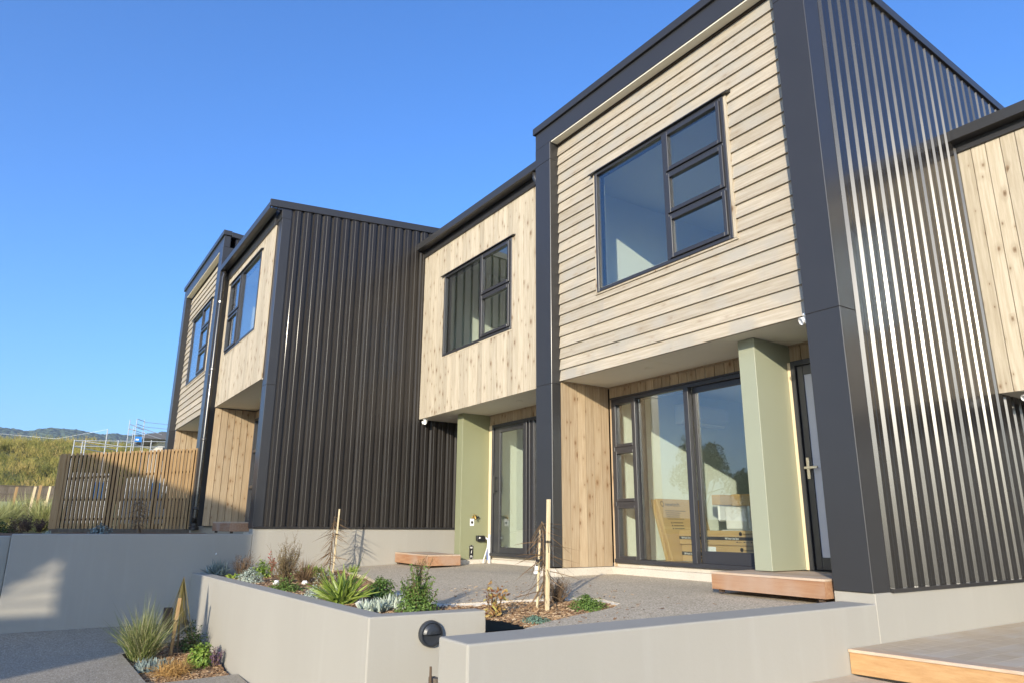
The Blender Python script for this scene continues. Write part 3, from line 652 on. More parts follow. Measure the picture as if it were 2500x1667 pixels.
# terrace outline goes round the planting beds
edge = [(-11.92, 4.62), (-11.45, 4.45), (-10.9, 4.32), (-10.1, 4.25), (-9.3, 4.05), (-8.6, 3.86), (-7.7, 3.68), (-6.85, 3.58), (-6.55, 3.60), (-6.42, 3.70), (-6.30, 3.92), (-6.15, 4.20), (-6.02, 4.38), (-5.83, 4.66), (-5.55, 4.78), (-5.16, 4.70), (-5.03, 4.50), (-4.98, 4.28), (-4.96, 4.05), (-4.90, 3.75), (-4.78, 3.38), (-4.6, 3.0), (-4.3, 2.6), (-3.9, 2.2), (-3.59, 2.0)]
terr = edge + [(-3.59, 5.72), (-3.75, 6.72), (-7.4, 6.72), (-7.55, 5.74), (-7.85, 5.76), (-7.9, 6.78), (-11.92, 6.80)]
sheet('terrace', terr, lambda x, y: tz(y), 'aggregate', 0.13)
# rough concrete lip showing along the terrace edge beside the beds
m = MB()
pe = edge[5:-3]
for (xa, ya), (xb, yb) in zip(pe[:-1], pe[1:]):
    d = Vector((xb-xa, yb-ya, 0)).normalized(); nn = Vector((d.y, -d.x, 0))*0.035
    za, zb = tz(ya)-0.006, tz(yb)-0.006
    m.quad((xa, ya, za), (xa+nn.x, ya+nn.y, za-0.02), (xb+nn.x, yb+nn.y, zb-0.02), (xb, yb, zb)); m.quad((xa+nn.x, ya+nn.y, za-.02), (xa+nn.x*1.3, ya+nn.y*1.3, za-.13), (xb+nn.x*1.3, yb+nn.y*1.3, zb-.13), (xb+nn.x, yb+nn.y, zb-.02))
tag(m.build('terrace_edge', 'slab_edge'), kind='structure')
# mulch
def grid(name, x0, x1, y0, y1, nx, ny, zf, mat, kind='structure', keep=None):
    mb = MB(); ix = {}
    for j in range(ny+1):
        for i in range(nx+1):
            x = x0+(x1-x0)*i/nx; y = y0+(y1-y0)*j/ny; ix[i, j] = mb.P((x, y, zf(x, y)))
    for j in range(ny):
        for i in range(nx):
            if keep and not keep(x0+(x1-x0)*(i+.5)/nx, y0+(y1-y0)*(j+.5)/ny): continue
            mb.F([ix[i, j], ix[i+1, j], ix[i+1, j+1], ix[i, j+1]])
    o = mb.build(name, mat, smooth=True); tag(o, kind=kind); return o
def mz(x, y): return max(tz(y)-0.045, -0.768)+0.010*math.sin(x*9.1+y*4)*math.sin(y*7.3-x*2.0)+(0.03*math.exp(-((x+5.55)**2+(y-4.2)**2)/0.25))
grid('mulch_bed', -11.92, -3.6, 2.40, 5.0, 90, 30, mz, 'mulch', keep=lambda x, y: not (x > -5.6 and y < 3.40))
def pz(x, y): return -1.40-0.083*(max(min(x, -7.7), -11.93)+11.93)
def lz(x, y): return pz(x, y)-0.055+0.012*math.sin(x*11+y*3)*math.sin(y*9-x*2)
grid('mulch_bed', -10.95, -8.98, 1.2, 2.22, 30, 16, lz, 'mulch')
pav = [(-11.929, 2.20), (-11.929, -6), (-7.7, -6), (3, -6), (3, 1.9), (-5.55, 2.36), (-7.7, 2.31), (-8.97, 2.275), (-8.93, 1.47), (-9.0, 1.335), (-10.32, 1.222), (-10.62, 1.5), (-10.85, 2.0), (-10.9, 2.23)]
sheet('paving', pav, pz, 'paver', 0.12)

def chips(name, n, region, zf, seed):
    r2 = random.Random(seed); mb = MB(); k = 0
    while k < n:
        x, y = region(r2)
        if x is None: continue
        z = zf(x, y)+r2.uniform(0.0, 0.016); L = r2.uniform(0.012, 0.05); wd = r2.uniform(0.004, 0.011); a = r2.uniform(0, math.pi)
        dx, dy = math.cos(a)*L/2, math.sin(a)*L/2; ex, ey = -math.sin(a)*wd/2, math.cos(a)*wd/2; t1 = r2.uniform(-0.25, 0.35)*L; rv = r2.random()
        mb.quad((x-dx-ex, y-dy-ey, z-t1/2), (x+dx-ex, y+dy-ey, z+t1/2), (x+dx+ex, y+dy+ey, z+t1/2+wd*.5), (x-dx+ex, y-dy+ey, z-t1/2+wd*.5), rv); k += 1
    tag(mb.build(name, 'mulch_chip'), kind='stuff', label='loose orange brown bark chips over the soil', cat='bark mulch')
def reg_main(r2):
    x = r2.uniform(-11.9, -4.7); y = r2.uniform(2.42, 4.7)
    if x > -5.6 and y < 3.42: return None, None
    return x, y
chips('bark_mulch', 9000, reg_main, mz, 3)
chips('bark_mulch', 9000, lambda r2: (r2.uniform(-6.2, -4.8), r2.uniform(3.42, 4.7)), mz, 4)
chips('bark_mulch', 6000, lambda r2: (r2.uniform(-10.8, -8.98), r2.uniform(1.25, 2.22)), lz, 5)

chips('bark_mulch', 260, lambda r2: (r2.uniform(-7.6, -4.4), r2.triangular(3.4, 5.4, 4.2)), lambda x, y: tz(y)+0.003, 6)
def timber_step(label, poly, zt, zb, boards='X'):
    """hardwood step: plank top with small overhang and mitred boards round the sides"""
    cx = sum(p[0] for p in poly)/len(poly); cy = sum(p[1] for p in poly)/len(poly)
    t = thing('timber_step', label, 'step', (cx, cy, zb), 'hardwood doorsteps')
    n = len(poly); 
    m = MB()
    for i in range(n):
        (xa, ya), (xb, yb) = poly[i], poly[(i+1) % n]; d = Vector((xb-xa, yb-ya, 0)); L = d.length; d.normalize(); nn = Vector((d.y, -d.x, 0)); th = 0.02
        A = Vector((xa, ya, 0))+d*0.001; B = Vector((xb, yb, 0))-d*0.001
        A2 = A-nn*th+d*th; B2 = B-nn*th-d*th
        m.prism([(A.x, A.y), (B.x, B.y), (B2.x, B2.y), (A2.x, A2.y)], zb, zt-0.021, 'Z')
    m.build('side_board', 'step_face', t, 0.002)
    m = MB(); y0 = min(p[1] for p in poly); y1 = max(p[1] for p in poly); k = max(1, round((y1-y0)/0.14))
    def clip(ya, yb):
        pts = [Vector((*p, 0)) for p in poly]
        for yc, sgn in ((ya, 1), (yb, -1)):
            out = []
            for i in range(len(pts)):
                a, b = pts[i-1], pts[i]; ia = (a.y-yc)*sgn >= 0; ib = (b.y-yc)*sgn >= 0
                if ia != ib: out.append(a+(b-a)*((yc-a.y)/(b.y-a.y)))
                if ib: out.append(b)
            pts = out
        return [(p.x, p.y) for p in pts]
    for i in range(k):
        pl = clip(y0+(y1-y0)*i/k+0.0015, y0+(y1-y0)*(i+1)/k-0.0015)
        if len(pl) > 2: m.prism(pl, zt-0.020, zt, 'Z')
    m.build('top_planks', 'step_top', t, 0.002)
    m = MB()
    for p in poly:
        q = Vector((p[0]+(cx-p[0])*.12, p[1]+(cy-p[1])*.12, 0)); m.box(q.x-.02, q.x+.02, q.y-.02, q.y+.02, zb-0.03, zb+.05)
    m.build('foot', 'dark_timber', t)
    return t
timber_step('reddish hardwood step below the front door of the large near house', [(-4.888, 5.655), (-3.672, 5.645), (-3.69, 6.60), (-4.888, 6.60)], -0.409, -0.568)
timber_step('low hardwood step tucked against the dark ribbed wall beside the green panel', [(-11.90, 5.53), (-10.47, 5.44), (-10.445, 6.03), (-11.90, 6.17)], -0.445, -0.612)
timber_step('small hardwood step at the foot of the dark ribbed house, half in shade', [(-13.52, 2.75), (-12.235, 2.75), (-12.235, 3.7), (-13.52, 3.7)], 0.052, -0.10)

def deck(label, x0, x1, fy, y1, zt, dep):
    t = thing('timber_deck', label, 'deck', ((x0+x1)/2, y1, zt-dep))
    m = MB(); n = int((x1-x0)/0.143)
    for i in range(n):
        xa = x0+i*0.143+.001; xb = xa+0.141
        m.prism([(xa, fy(xa)+0.145), (xb, fy(xb)+0.145), (xb, y1), (xa, y1)], zt-0.03, zt, 'Z')
    m.build('deck_boards', 'deck_top', t)
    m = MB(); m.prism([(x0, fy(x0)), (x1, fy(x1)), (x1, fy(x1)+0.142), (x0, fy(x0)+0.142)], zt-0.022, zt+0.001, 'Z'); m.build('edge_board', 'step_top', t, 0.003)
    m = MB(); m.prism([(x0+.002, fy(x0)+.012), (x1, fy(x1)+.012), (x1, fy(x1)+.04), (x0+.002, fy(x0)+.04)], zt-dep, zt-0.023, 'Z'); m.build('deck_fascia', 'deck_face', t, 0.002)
    return t
deck('weathered timber deck in the lower right corner against the pale wall', -3.276, 1.6, lambda x: 5.245+0.125*(x+3.276), 8.55, -0.866, 0.17)
deck('lower step of weathered decking at the bottom right edge', -3.276, 1.6, lambda x: 3.2+0.125*(x+3.276), 5.25, -1.045, 0.17)

# ---------------------------------------------------------------- small fittings on the middle house
XG = -10.742
tap = thing('garden_tap', 'brass garden tap with a white tag on the green panel', 'tap', (XG, 6.42, 0.15))
m = MB(); m.lathe((XG, 6.43, 0.160), (1, 0, 0), [(0.022, 0), (0.022, .008), (0.012, .01), (0.012, .06), (0.018, .062), (0.018, .085)], 14); m.tube([(XG+.07, 6.43, .16), (XG+.085, 6.43, .15), (XG+.09, 6.43, .115)], 0.011, 10); m.lathe((XG+.05, 6.43, 0.165), (0, 0, 1), [(0.008, 0), (0.008, .03)], 8)
m.build('tap_body', 'brass', tap, smooth=True)
MB().box(XG+.03, XG+.07, 6.40, 6.47, 0.196, 0.204).build('tap_handle', 'brass', tap, 0.002)
m = MB(); m.tube([(XG+.03, 6.45, .16), (XG+.04, 6.49, .15), (XG+.05, 6.52, .165)], 0.014, 10); m.build('vacuum_breaker', 'black_plastic', tap)
m = MB(); m.box(XG+.004, XG+.007, 6.366, 6.447, 0.016, 0.134); tg = m.build('tag', 'white_plastic', tap, 0.001)
m = MB(); m.lathe((XG+.0072, 6.407, 0.072), (1, 0, 0), [(0.024, 0), (0.024, .0006), (0.019, .0006), (0.019, 0)], 24); m.build('symbol', 'ink', tg)
m = MB(); m.prism([(6.394, 0.056), (6.398, 0.053), (6.421, 0.088), (6.417, 0.091)], XG+.0072, XG+.0080, 'X'); m.prism([(6.400, 0.080), (6.412, 0.080), (6.408, 0.062), (6.404, 0.062)], XG+.0072, XG+.0078, 'X'); m.build('symbol', 'ink', tg)
bx = thing('cable_box', 'small black junction box with a white triangle and hanging cables on the green panel', 'junction box', (XG, 6.57, -0.2))
m = MB(); m.prism([(6.488, -0.145), (6.488, -0.225), (6.515, -0.247), (6.655, -0.247), (6.655, -0.17), (6.63, -0.145)], XG+.001, XG+.06, 'X'); bb = m.build('box_body', 'black_plastic', bx, 0.004)
m = MB(); m.prism([(6.515, -0.20), (6.56, -0.188), (6.53, -0.165)], XG+.0605, XG+.0615, 'X'); m.build('symbol', 'white_ink', bb)
m = MB(); m.tube([(XG+.04, 6.655, -.17), (XG+.05, 6.70, -.20), (XG+.07, 6.70, -.30), (XG+.09, 6.60, -.55), (XG+.10, 6.585, -.60)], 0.008, 8); m.tube([(XG+.04, 6.655, -.19), (XG+.06, 6.72, -.22), (XG+.08, 6.70, -.34)], 0.008, 8); m.build('cable', 'white_plastic', bx)
m = MB(); m.tube([(XG+.05, 6.70, -.30), (XG+.07, 6.68, -.45), (XG+.08, 6.685, -.55)], 0.009, 8); m.build('cable', 'cable_blue', bx)
m = MB(); m.tube([(XG+.09, 6.715, -0.62), (XG+.085, 6.715, -.13)], 0.022, 12); cp = m.build('conduit', 'white_plastic'); tag(cp, 'short white conduit pipe standing from the terrace beside the green panel', 'pipe')
lb = thing('warning_plate', 'narrow black plate with white lettering low on the green panel', 'sign', (XG, 6.405, -0.42))
m = MB(); m.box(XG+.001, XG+.006, 6.366, 6.445, -0.530, -0.304); pl = m.build('plate', 'black_plastic', lb, 0.001)
m = MB()
for zz in (-0.312, -0.522):
    for yy in (6.376, 6.435): m.lathe((XG+.006, yy, zz), (1, 0, 0), [(0.005, 0), (0.005, .001)], 8)
m.prism([(6.412, -0.385), (6.395, -0.425), (6.404, -0.425), (6.396, -0.455), (6.418, -0.412), (6.408, -0.412), (6.418, -0.385)], XG+.0062, XG+.007, 'X')
m.build('symbol', 'white_ink', pl)
m = MB()      # two short lines of lettering too small to read, above and below the flash
for zz, hw in ((-0.338, .028), (-0.353, .020), (-0.480, .022), (-0.497, .030)):
    yy = 6.4055-hw
    while yy < 6.4055+hw-.004: q = rng.uniform(.004, .007); m.box(XG+.0062, XG+.007, yy, yy+q, zz-.005, zz+.005); yy += q+.0022
m.build('lettering', 'white_ink', pl)

# ---------------------------------------------------------------- things in the white room
FL = -0.436
def carton(label, x0, x1, y0, y1, z0, z1, title, xs, group=None):
    t = thing('cardboard_box', label, 'box', ((x0+x1)/2, (y0+y1)/2, z0), group)
    MB().box(x0, x1, y0, y1, z0, z1).build('carton', 'cardboard', t, 0.006)
    h = z1-z0; m = MB(); m.box(x0+.001, x1-.001, y0-.002, y0-.0005, z0+h*0.36, z0+h*0.58); m.build('printed_band', 'ink', t)
    for x in xs:
        text_mesh(title, 0.034, t, 'lettering', 'white_ink', (x, y0-.0035, z0+h*0.41), (1, 0, 0), (0, 0, 1), squeeze=0.72)
        text_mesh('newtech', 0.042, t, 'lettering', 'ink', (x+0.285, y0-.002, z0+h*0.72), (1, 0, 0), (0, 0, 1))
        m = MB(); m.lathe((x+0.25, y0-.001, z0+h*0.79), (0, -1, 0), [(0.026, 0), (0.026, .001), (0.018, .001), (0.018, 0)], 16)
        for q in range(3): m.box(x+0.18+q*0.11, x+0.20+q*0.11, y0-.002, y0-.0005, z0+h*0.2, z0+h*0.28); m.box(x+0.205+q*0.11, x+0.265+q*0.11, y0-.002, y0-.0005, z0+h*0.225, z0+h*0.25)
        m.build('printed_mark', 'ink', t)
    return t
carton('long cardboard box with a black printed band, top of the pair behind the sliding door', -7.095, -5.45, 7.60, 8.05, -0.214, -0.028, '900 Prank China Basin', (-7.05, -6.30), 'long printed cartons')
carton('long cardboard box on the floor under its twin behind the sliding door', -7.065, -5.48, 7.605, 8.05, FL, -0.218, '900 Prank China Basin', (-7.02, -6.30), 'long printed cartons')
m = MB(); m.box(-6.60, -6.46, 7.596, 7.599, -0.33, -0.235); tag(m.build('paper_label', 'white_plastic'), 'blank white paper stuck on the lower long cardboard box', 'label')
def leaning(label, dx, y0, y1, h, txt):
    t = thing('cardboard_box', label, 'box', (-7.1+dx, (y0+y1)/2, FL), 'flat cartons leaning in the room')
    tf = lambda p: (-7.06+dx+p[0]-0.30*p[2], p[1], FL+p[2])
    MB(tf).box(-0.045, 0.0, y0, y1, 0.0, h).build('carton', 'cardboard', t, 0.004)
    if txt:
        up = Vector((-0.30, 0, 1)).normalized(); o = Vector(tf((0.0015, y0+0.13, h-0.10)))
        text_mesh('newtech', 0.085, t, 'lettering', 'ink', o, (0, 1, 0), up)
        m = MB(tf); 
        for q in range(5): m.box(0.0005, 0.0015, y0+0.10, y0+0.10+rng.uniform(.25, .42), h-0.17-q*0.028, h-0.162-q*0.028)
        for q in range(3): m.box(0.0005, 0.0015, y0+0.16, y0+0.18, h-0.34-q*0.04, h-0.32-q*0.04); m.box(0.0005, 0.0015, y0+0.2, y0+0.4, h-0.335-q*0.04, h-0.325-q*0.04)
        for q in range(12):
            a = q/12*2*math.pi; m.box(0.0005, 0.0015, y0+0.075+0.03*math.cos(a)-.006, y0+0.075+0.03*math.cos(a)+.006, h-0.07+0.035*math.sin(a)-.006, h-0.07+0.035*math.sin(a)+.006)
        m.build('printed_mark', 'ink', t)
leaning('flat cardboard box with a printed name and lines of text, leaning on the white wall', 0.0, 7.42, 8.35, 0.84, True)
leaning('thin cardboard box leaning behind the printed flat one', -0.055, 7.38, 8.30, 0.83, False)
vn = thing('wash_basin', 'white bathroom basin unit wrapped in clear film with cardboard corners', 'basin', (-6.6, 8.5, FL))
m = MB(); m.box(-7.0, -6.2, 8.35, 8.8, FL, -0.02); m.box(-6.88, -6.55, 8.33, 8.62, -0.02, 0.30); m.box(-6.50, -6.46, 8.33, 8.75, -0.02, 0.42); m.box(-7.02, -6.98, 8.33, 8.75, 0.1, 0.42); m.box(-7.02, -6.30, 8.60, 8.75, 0.30, 0.42); m.build('basin_body', 'white_plastic', vn, 0.02, )
m = MB(); m.box(-7.08, -6.93, 8.30, 8.80, 0.33, 0.475); m.box(-6.72, -6.35, 8.30, 8.80, 0.31, 0.47); m.build('cardboard_corner', 'cardboard', vn, 0.006)
m = MB(); 
for i in range(10):
    a, b = -7.06+i*0.07, -7.06+(i+1)*0.07; za, zb = 0.15+0.05*math.sin(i*2.1), 0.15+0.05*math.sin((i+1)*2.1)
    m.quad((a, 8.29-0.01*(i % 3), za), (b, 8.29-0.01*((i+1) % 3), zb), (b, 8.295, 0.44), (a, 8.295, 0.44))
m.build('wrapping_film', 'film', vn)
hp = thing('heat_pump', 'white heat pump high on the wall inside the room of boxes', 'heat pump', (-7.44, 8.5, 1.55))
m = MB(); m.prism([(-7.438, 1.53), (-7.438, 1.83), (-7.25, 1.83), (-7.22, 1.79), (-7.22, 1.63), (-7.30, 1.53)], 8.0, 9.0, 'Y'); m.build('case', 'white_plastic', hp, 0.01)
MB().box(-7.30, -7.225, 8.05, 8.95, 1.55, 1.56).build('vane', 'white_plastic', hp)

# ---------------------------------------------------------------- slatted screen and what stands behind it
sc = thing('slatted_screen', 'timber slat screen standing above the tall shaded retaining wall', 'fence', (-16.05, 1.6, -0.12))
ftop = lambda y: 1.30+0.112*(y-0.41)
y = 0.50; m = MB()
i = 0
while y < 2.80:
    post = i in (12, 24)
    zt_ = ftop(y)+rng.uniform(-.004, .004)
    m.box(-16.05-0.045, -16.05+rng.uniform(-.002, .002), y, y+(0.044), -0.085, zt_); y += 0.0670; i += 1
m.build('slats', 'slat_wood', sc, 0.002)
y = 0.525; m = MB()
while y < 2.78: m.box(-16.175, -16.135, y+.006, y+0.040, -0.085, ftop(y)-.03); y += 0.0670
m.build('gap_dark_slats', 'dark_timber', sc)  # second row of dark slats added to darken the shaded gaps
for zc in (0.05, 0.42, 0.80, 1.22):
    m = MB(); sl_ = 0.112 if zc > 0.6 else 0.03
    m.prism([(0.42, zc), (2.80, zc+sl_*2.38), (2.80, zc+sl_*2.38+.045), (0.42, zc+.045)], -16.13, -16.096, 'X'); m.build('rail', 'dark_timber', sc)
for yy in (0.44, 1.30, 2.08, 2.75): MB().box(-16.27, -16.18, yy, yy+0.09, -0.10, ftop(yy)-.02).build('post', 'dark_timber', sc)
m = MB(); m.prism([(0.375, -0.10), (0.495, -0.10), (0.495, 1.305), (0.40, 1.30), (0.375, 1.27)], -16.20, -16.04, 'X'); m.build('end_post', 'slat_wood', sc, 0.004)
MB().box(-16.2, -15.98, 0.40, 2.85, -0.16, -0.09).build('plinth_board', 'old_fence_wood', sc)
for k, (yc, xx, hh, lab) in enumerate(((1.15, -19.6, 1.15, 'white wrapped stack of building boards glimpsed behind the left half of the screen'), (2.25, -19.0, 1.05, 'white wrapped stack with coloured print glimpsed behind the right half of the screen'))):
    t = thing('material_stack', lab, 'pallet stack', (xx, yc, -0.1)); m = MB()
    for q in range(6): m.box(xx-.4, xx+.4, yc-.42+rng.uniform(-.03, .03), yc+.42+rng.uniform(-.03, .03), 0.02+q*hh/6, 0.02+(q+.93)*hh/6)
    m.build('wrapped_boards', 'white_plastic', t, 0.01)
    m = MB(); m.box(xx+.401, xx+.405, yc+.05, yc+.30, 0.55, 0.95); m.build('printed_band', 'blue_sign', t)
    m = MB()
    for q in (-.4, -.05, .3): m.box(xx-.4, xx+.4, yc+q, yc+q+.1, -0.1, 0.0)
    m.build('pallet', 'slat_wood', t)

# ---------------------------------------------------------------- plants
class PL:
    """one plant: collects stems and leaves, then builds them as two parts of one thing"""
    def __init__(s, name, label, cat, base, seed, group=None):
        s.t = thing(name, label, cat, base, group); s.b = Vector(base); s.r = random.Random(seed); s.leaf = MB(); s.stem = MB()
    def blade(s, p, d, L, w, droop=0.3, seg=4, flatten=None, rnd=None):
        r = s.r; d = Vector(d).normalized(); sd = d.cross(Vector((0, 0, 1)));
        sd = sd.normalized() if sd.length > 1e-3 else Vector((1, 0, 0))
        a = r.uniform(0, math.pi) if flatten is None else flatten
        sd = (Matrix.Rotation(a, 3, d) @ sd); rv = r.random() if rnd is None else rnd
        prev = None
        for i in range(seg+1):
            t = i/seg; c = p + d*L*t + Vector((0, 0, -1))*droop*L*t*t
            ww = w*(1-t**2.2)*0.5 + w*0.04
            if i == 0: ww = w*0.4
            q = (s.leaf.P(c-sd*ww), s.leaf.P(c+sd*ww))
            if prev: s.leaf.F((prev[0], prev[1], q[1], q[0]), rv)
            prev = q
    def lf(s, c, n, L, w, rnd=None):
        r = s.r; n = Vector(n).normalized(); u = n.orthogonal().normalized(); u = Matrix.Rotation(r.uniform(0, 6.28), 3, n) @ u; v = n.cross(u)
        i = [s.leaf.P(c), s.leaf.P(c+u*L*.5+v*w*.5+n*w*.18), s.leaf.P(c+u*L), s.leaf.P(c+u*L*.5-v*w*.5+n*w*.18)]
        s.leaf.F(i, r.random() if rnd is None else rnd)
    def dirv(s, el0, el1):
        a = s.r.uniform(0, 2*math.pi); e = R(s.r.uniform(el0, el1)); return Vector((math.cos(a)*math.cos(e), math.sin(a)*math.cos(e), math.sin(e)))
    def tuft(s, n, L, w, el=(35, 88), droop=0.35, rad=0.04, var=0.4, seg=4):
        for _ in range(n):
            a = s.r.uniform(0, 6.28); q = rad*math.sqrt(s.r.random())
            d = s.dirv(*el); s.blade(s.b+Vector((math.cos(a)*q, math.sin(a)*q, 0)), d, L*s.r.uniform(1-var, 1), w*s.r.uniform(.7, 1.2), droop*s.r.uniform(.5, 1.4), seg); 
    def mound(s, n, rx, rz, L, w, shell=0.5):
        for _ in range(n):
            d = s.dirv(-5, 90); k = (s.r.random()**shell); bump_ = 1+0.16*math.sin(d.x*7+s.b.x*5)*math.sin(d.y*6+d.z*5)
            c = s.b+Vector((d.x*rx, d.y*rx, max(0.0, d.z)*rz))*k*bump_
            s.lf(c, d+Vector((s.r.uniform(-.7, .7), s.r.uniform(-.7, .7), s.r.uniform(-.2, .9))), L*s.r.uniform(.6, 1.2), w*s.r.uniform(.7, 1.2))
        for _ in range(10):
            d = s.dirv(15, 85); s.stem.tube([s.b, s.b+Vector((d.x*rx, d.y*rx, d.z*rz))*.8], [0.004, 0.002], 4)
    def shrub(s, n, h, rad, per, L, w, lean=0.25, el=(55, 90), r0=0.004, bare=0.15, cone=False, twigs=0):
        for _ in range(n):
            d = s.dirv(*el); a = s.r.uniform(0, 6.28); q = rad*0.35*s.r.random(); p = s.b+Vector((math.cos(a)*q, math.sin(a)*q, 0)); Ls = h*s.r.uniform(.55, 1.0)
            if cone: Ls *= 0.45+0.55*(d.z**6)
            pts = [p]; dd = d.copy()
            for i in range(5):
                dd = (dd+Vector((s.r.uniform(-lean, lean), s.r.uniform(-lean, lean), s.r.uniform(0, lean*.5)))).normalized(); pts.append(pts[-1]+dd*Ls/5)
            s.stem.tube(pts, [r0, r0*.9, r0*.8, r0*.65, r0*.5, r0*.3], 4)
            for _ in range(twigs):
                i = s.r.randrange(1, 5); q0 = pts[i].lerp(pts[i+1], s.r.random()); dd2 = (s.dirv(0, 70)+(pts[i+1]-pts[i]).normalized()).normalized(); lt = Ls*s.r.uniform(.12, .3)
                s.stem.tube([q0, q0+dd2*lt*.5, q0+dd2*lt+Vector((s.r.uniform(-.02, .02), s.r.uniform(-.02, .02), .01))], [r0*.45, r0*.35, r0*.2], 3)
                for _k in range(max(1, per//6)): s.lf(q0+dd2*lt*s.r.random(), s.dirv(-20, 90), L*s.r.uniform(.6, 1.2), w*s.r.uniform(.7, 1.2))
            for _ in range(per):
                t = (bare+(1-bare)*s.r.random())*5; i = min(4, int(t)); c = pts[i].lerp(pts[i+1], t-i)
                s.lf(c+Vector((s.r.uniform(-1, 1), s.r.uniform(-1, 1), s.r.uniform(-1, 1)))*L*.35, s.dirv(-10, 90), L*s.r.uniform(.6, 1.2), w*s.r.uniform(.7, 1.2))
    def done(s, leafmat, stemmat='twig'):
        if s.stem.v: s.stem.build('stems', stemmat, s.t)
        if s.leaf.v: s.leaf.build('foliage', leafmat, s.t)
        return s.t
def bz(x, y): return mz(x, y)+0.004
def plant(kind, label, x, y, seed, z=None, group='plants in the beds'):
    z = bz(x, y) if z is None else z
    return PL(kind, label, 'plant', (x, y, z), seed, group)


def at(x, y, dz=0.0): return dict(x=x, y=y, z=bz(x, y)+dz)
p = plant('flowering_plant', 'blue grey spiky clump at the far left end of the planter', **at(-11.65, 2.52, .03), seed=1); p.tuft(150, 0.24, 0.020, (15, 85), 0.15, 0.13); p.tuft(50, 0.30, 0.012, (60, 88), 0.05, 0.1); p.done('leaf_bluegrey')
m = MB(); b_ = p.b
m.lathe((b_.x-.12, b_.y-.02, b_.z+.30), (0.3, -1, .3), [(0.001, 0), (0.013, .006), (0.015, .009)], 8); m.build('flower', 'white_plastic', p.t)
p = plant('shrub', 'thin brown wiry bush behind the blue grey clump in the planter', **at(-11.65, 2.86, .02), seed=2); p.shrub(50, 0.36, 0.16, 14, 0.018, 0.009, 0.35, (35, 90), 0.003, twigs=3); p.done('leaf_brown')
p = plant('leafy_plant', 'small green rosette of broad leaves by the left part of the planter wall', **at(-11.3, 2.66), seed=3); p.tuft(28, 0.20, 0.05, (10, 60), 0.35, 0.03); p.done('leaf_strap')
p = plant('silver_mound', 'silver white mound at the planter wall, left of the big airy brown bush', **at(-10.45, 2.69), seed=4); p.mound(1300, 0.20, 0.17, 0.034, 0.016, 0.35); p.done('leaf_silver')
p = plant('leafy_plant', 'bright green small bush between the silver mound and the red-tipped sprout', **at(-11.45, 3.12), seed=5); p.mound(460, 0.18, 0.22, 0.05, 0.024); p.done('leaf_bright')
p = plant('red_sprout', 'upright sprout with red leaves above the silver mound', **at(-11.2, 3.20), seed=6); p.shrub(4, 0.42, 0.04, 20, 0.045, 0.018, 0.06, (80, 90), bare=.5); p.done('leaf_red')
p = plant('airy_bush', 'largest airy brown green bush in the planter', **at(-10.22, 3.11), seed=7); p.shrub(95, 0.64, 0.25, 38, 0.016, 0.008, 0.25, (48, 90), 0.003, twigs=5, cone=True); p.done('leaf_airy')
p = plant('grass_tuft', 'arching brown grass tuft right of the largest airy bush', **at(-10.05, 3.32), seed=8); p.tuft(280, 0.50, 0.006, (42, 88), 0.35, 0.07); p.done('leaf_brown')
p = plant('low_shrub', 'low spreading green shrub at the planter wall below the brown grass tuft', **at(-8.95, 2.72), seed=9); p.mound(900, 0.24, 0.10, 0.034, 0.016); p.shrub(24, 0.2, 0.2, 18, 0.03, 0.014, .3, (25, 80)); p.done('leaf_green')
p = plant('leafy_plant', 'green white leafy plant at the back of the planter left of the staked sapling', **at(-11.2, 3.86), seed=10); p.tuft(110, 0.24, 0.035, (20, 85), 0.2, 0.14); p.done('leaf_bright')
p = plant('silver_mound', 'pale small mound behind the brown grass at the back of the planter', **at(-10.0, 3.60), seed=30); p.mound(500, 0.2, 0.15, 0.036, 0.015); p.done('leaf_silver')
p = plant('shrub', 'dull brown low bush in front of the staked sapling in the planter', **at(-9.5, 3.42), seed=11); p.mound(520, 0.24, 0.18, 0.03, 0.012); p.shrub(26, .26, .2, 10, .02, .01, .3, (30, 85), .003); p.done('leaf_airy')
p = plant('silver_mound', 'silver mound at the planter wall left of the green strappy plant', **at(-7.85, 2.72), seed=12); p.mound(1000, 0.145, 0.125, 0.030, 0.014, .35); p.done('leaf_silver')
p = plant('strappy_plant', 'fan of bright green strappy leaves, widest plant in the planter', **at(-7.15, 2.76), seed=13); p.tuft(150, 0.50, 0.024, (25, 82), 0.22, 0.09, 0.4, 5); p.blade(p.b, Vector((0.30, 0.25, 0.9)), 0.58, 0.028, 0.02, 5); p.done('leaf_strap')
p = plant('round_shrub', 'round dark green bush between the strappy plant and the tall cone-shaped bush', **at(-7.55, 3.36), seed=14); p.mound(1500, 0.165, 0.20, 0.036, 0.019, .4); p.done('leaf_green')
p = plant('silver_plant', 'silver blue felt-leaved clump in the front corner of the planter', **at(-6.45, 2.80), seed=15); p.tuft(190, 0.13, 0.024, (20, 88), 0.1, 0.13); p.done('leaf_silver')
p = plant('silver_plant', 'smaller silver blue clump beside the tall cone-shaped bush', **at(-6.55, 3.06), seed=16); p.tuft(150, 0.16, 0.022, (45, 88), 0.05, 0.12); p.done('leaf_silver')
p = plant('cone_shrub', 'tall cone-shaped green bush at the right end of the planter', **at(-6.18, 3.11), seed=17); p.shrub(70, 0.46, 0.20, 42, 0.030, 0.015, 0.22, (48, 90), 0.004, cone=True); p.mound(1900, 0.20, 0.22, 0.032, 0.016, .45); p.done('leaf_green')
p2 = PL('seedling', 'wispy pale seedling rising out of the tall cone-shaped bush', 'plant', (-6.25, 3.16, bz(-6.25, 3.16)+0.20), 18, 'plants in the beds'); p2.shrub(10, 0.34, 0.06, 26, 0.016, 0.008, 0.2, (68, 90), 0.003, twigs=4); p2.done('leaf_airy')
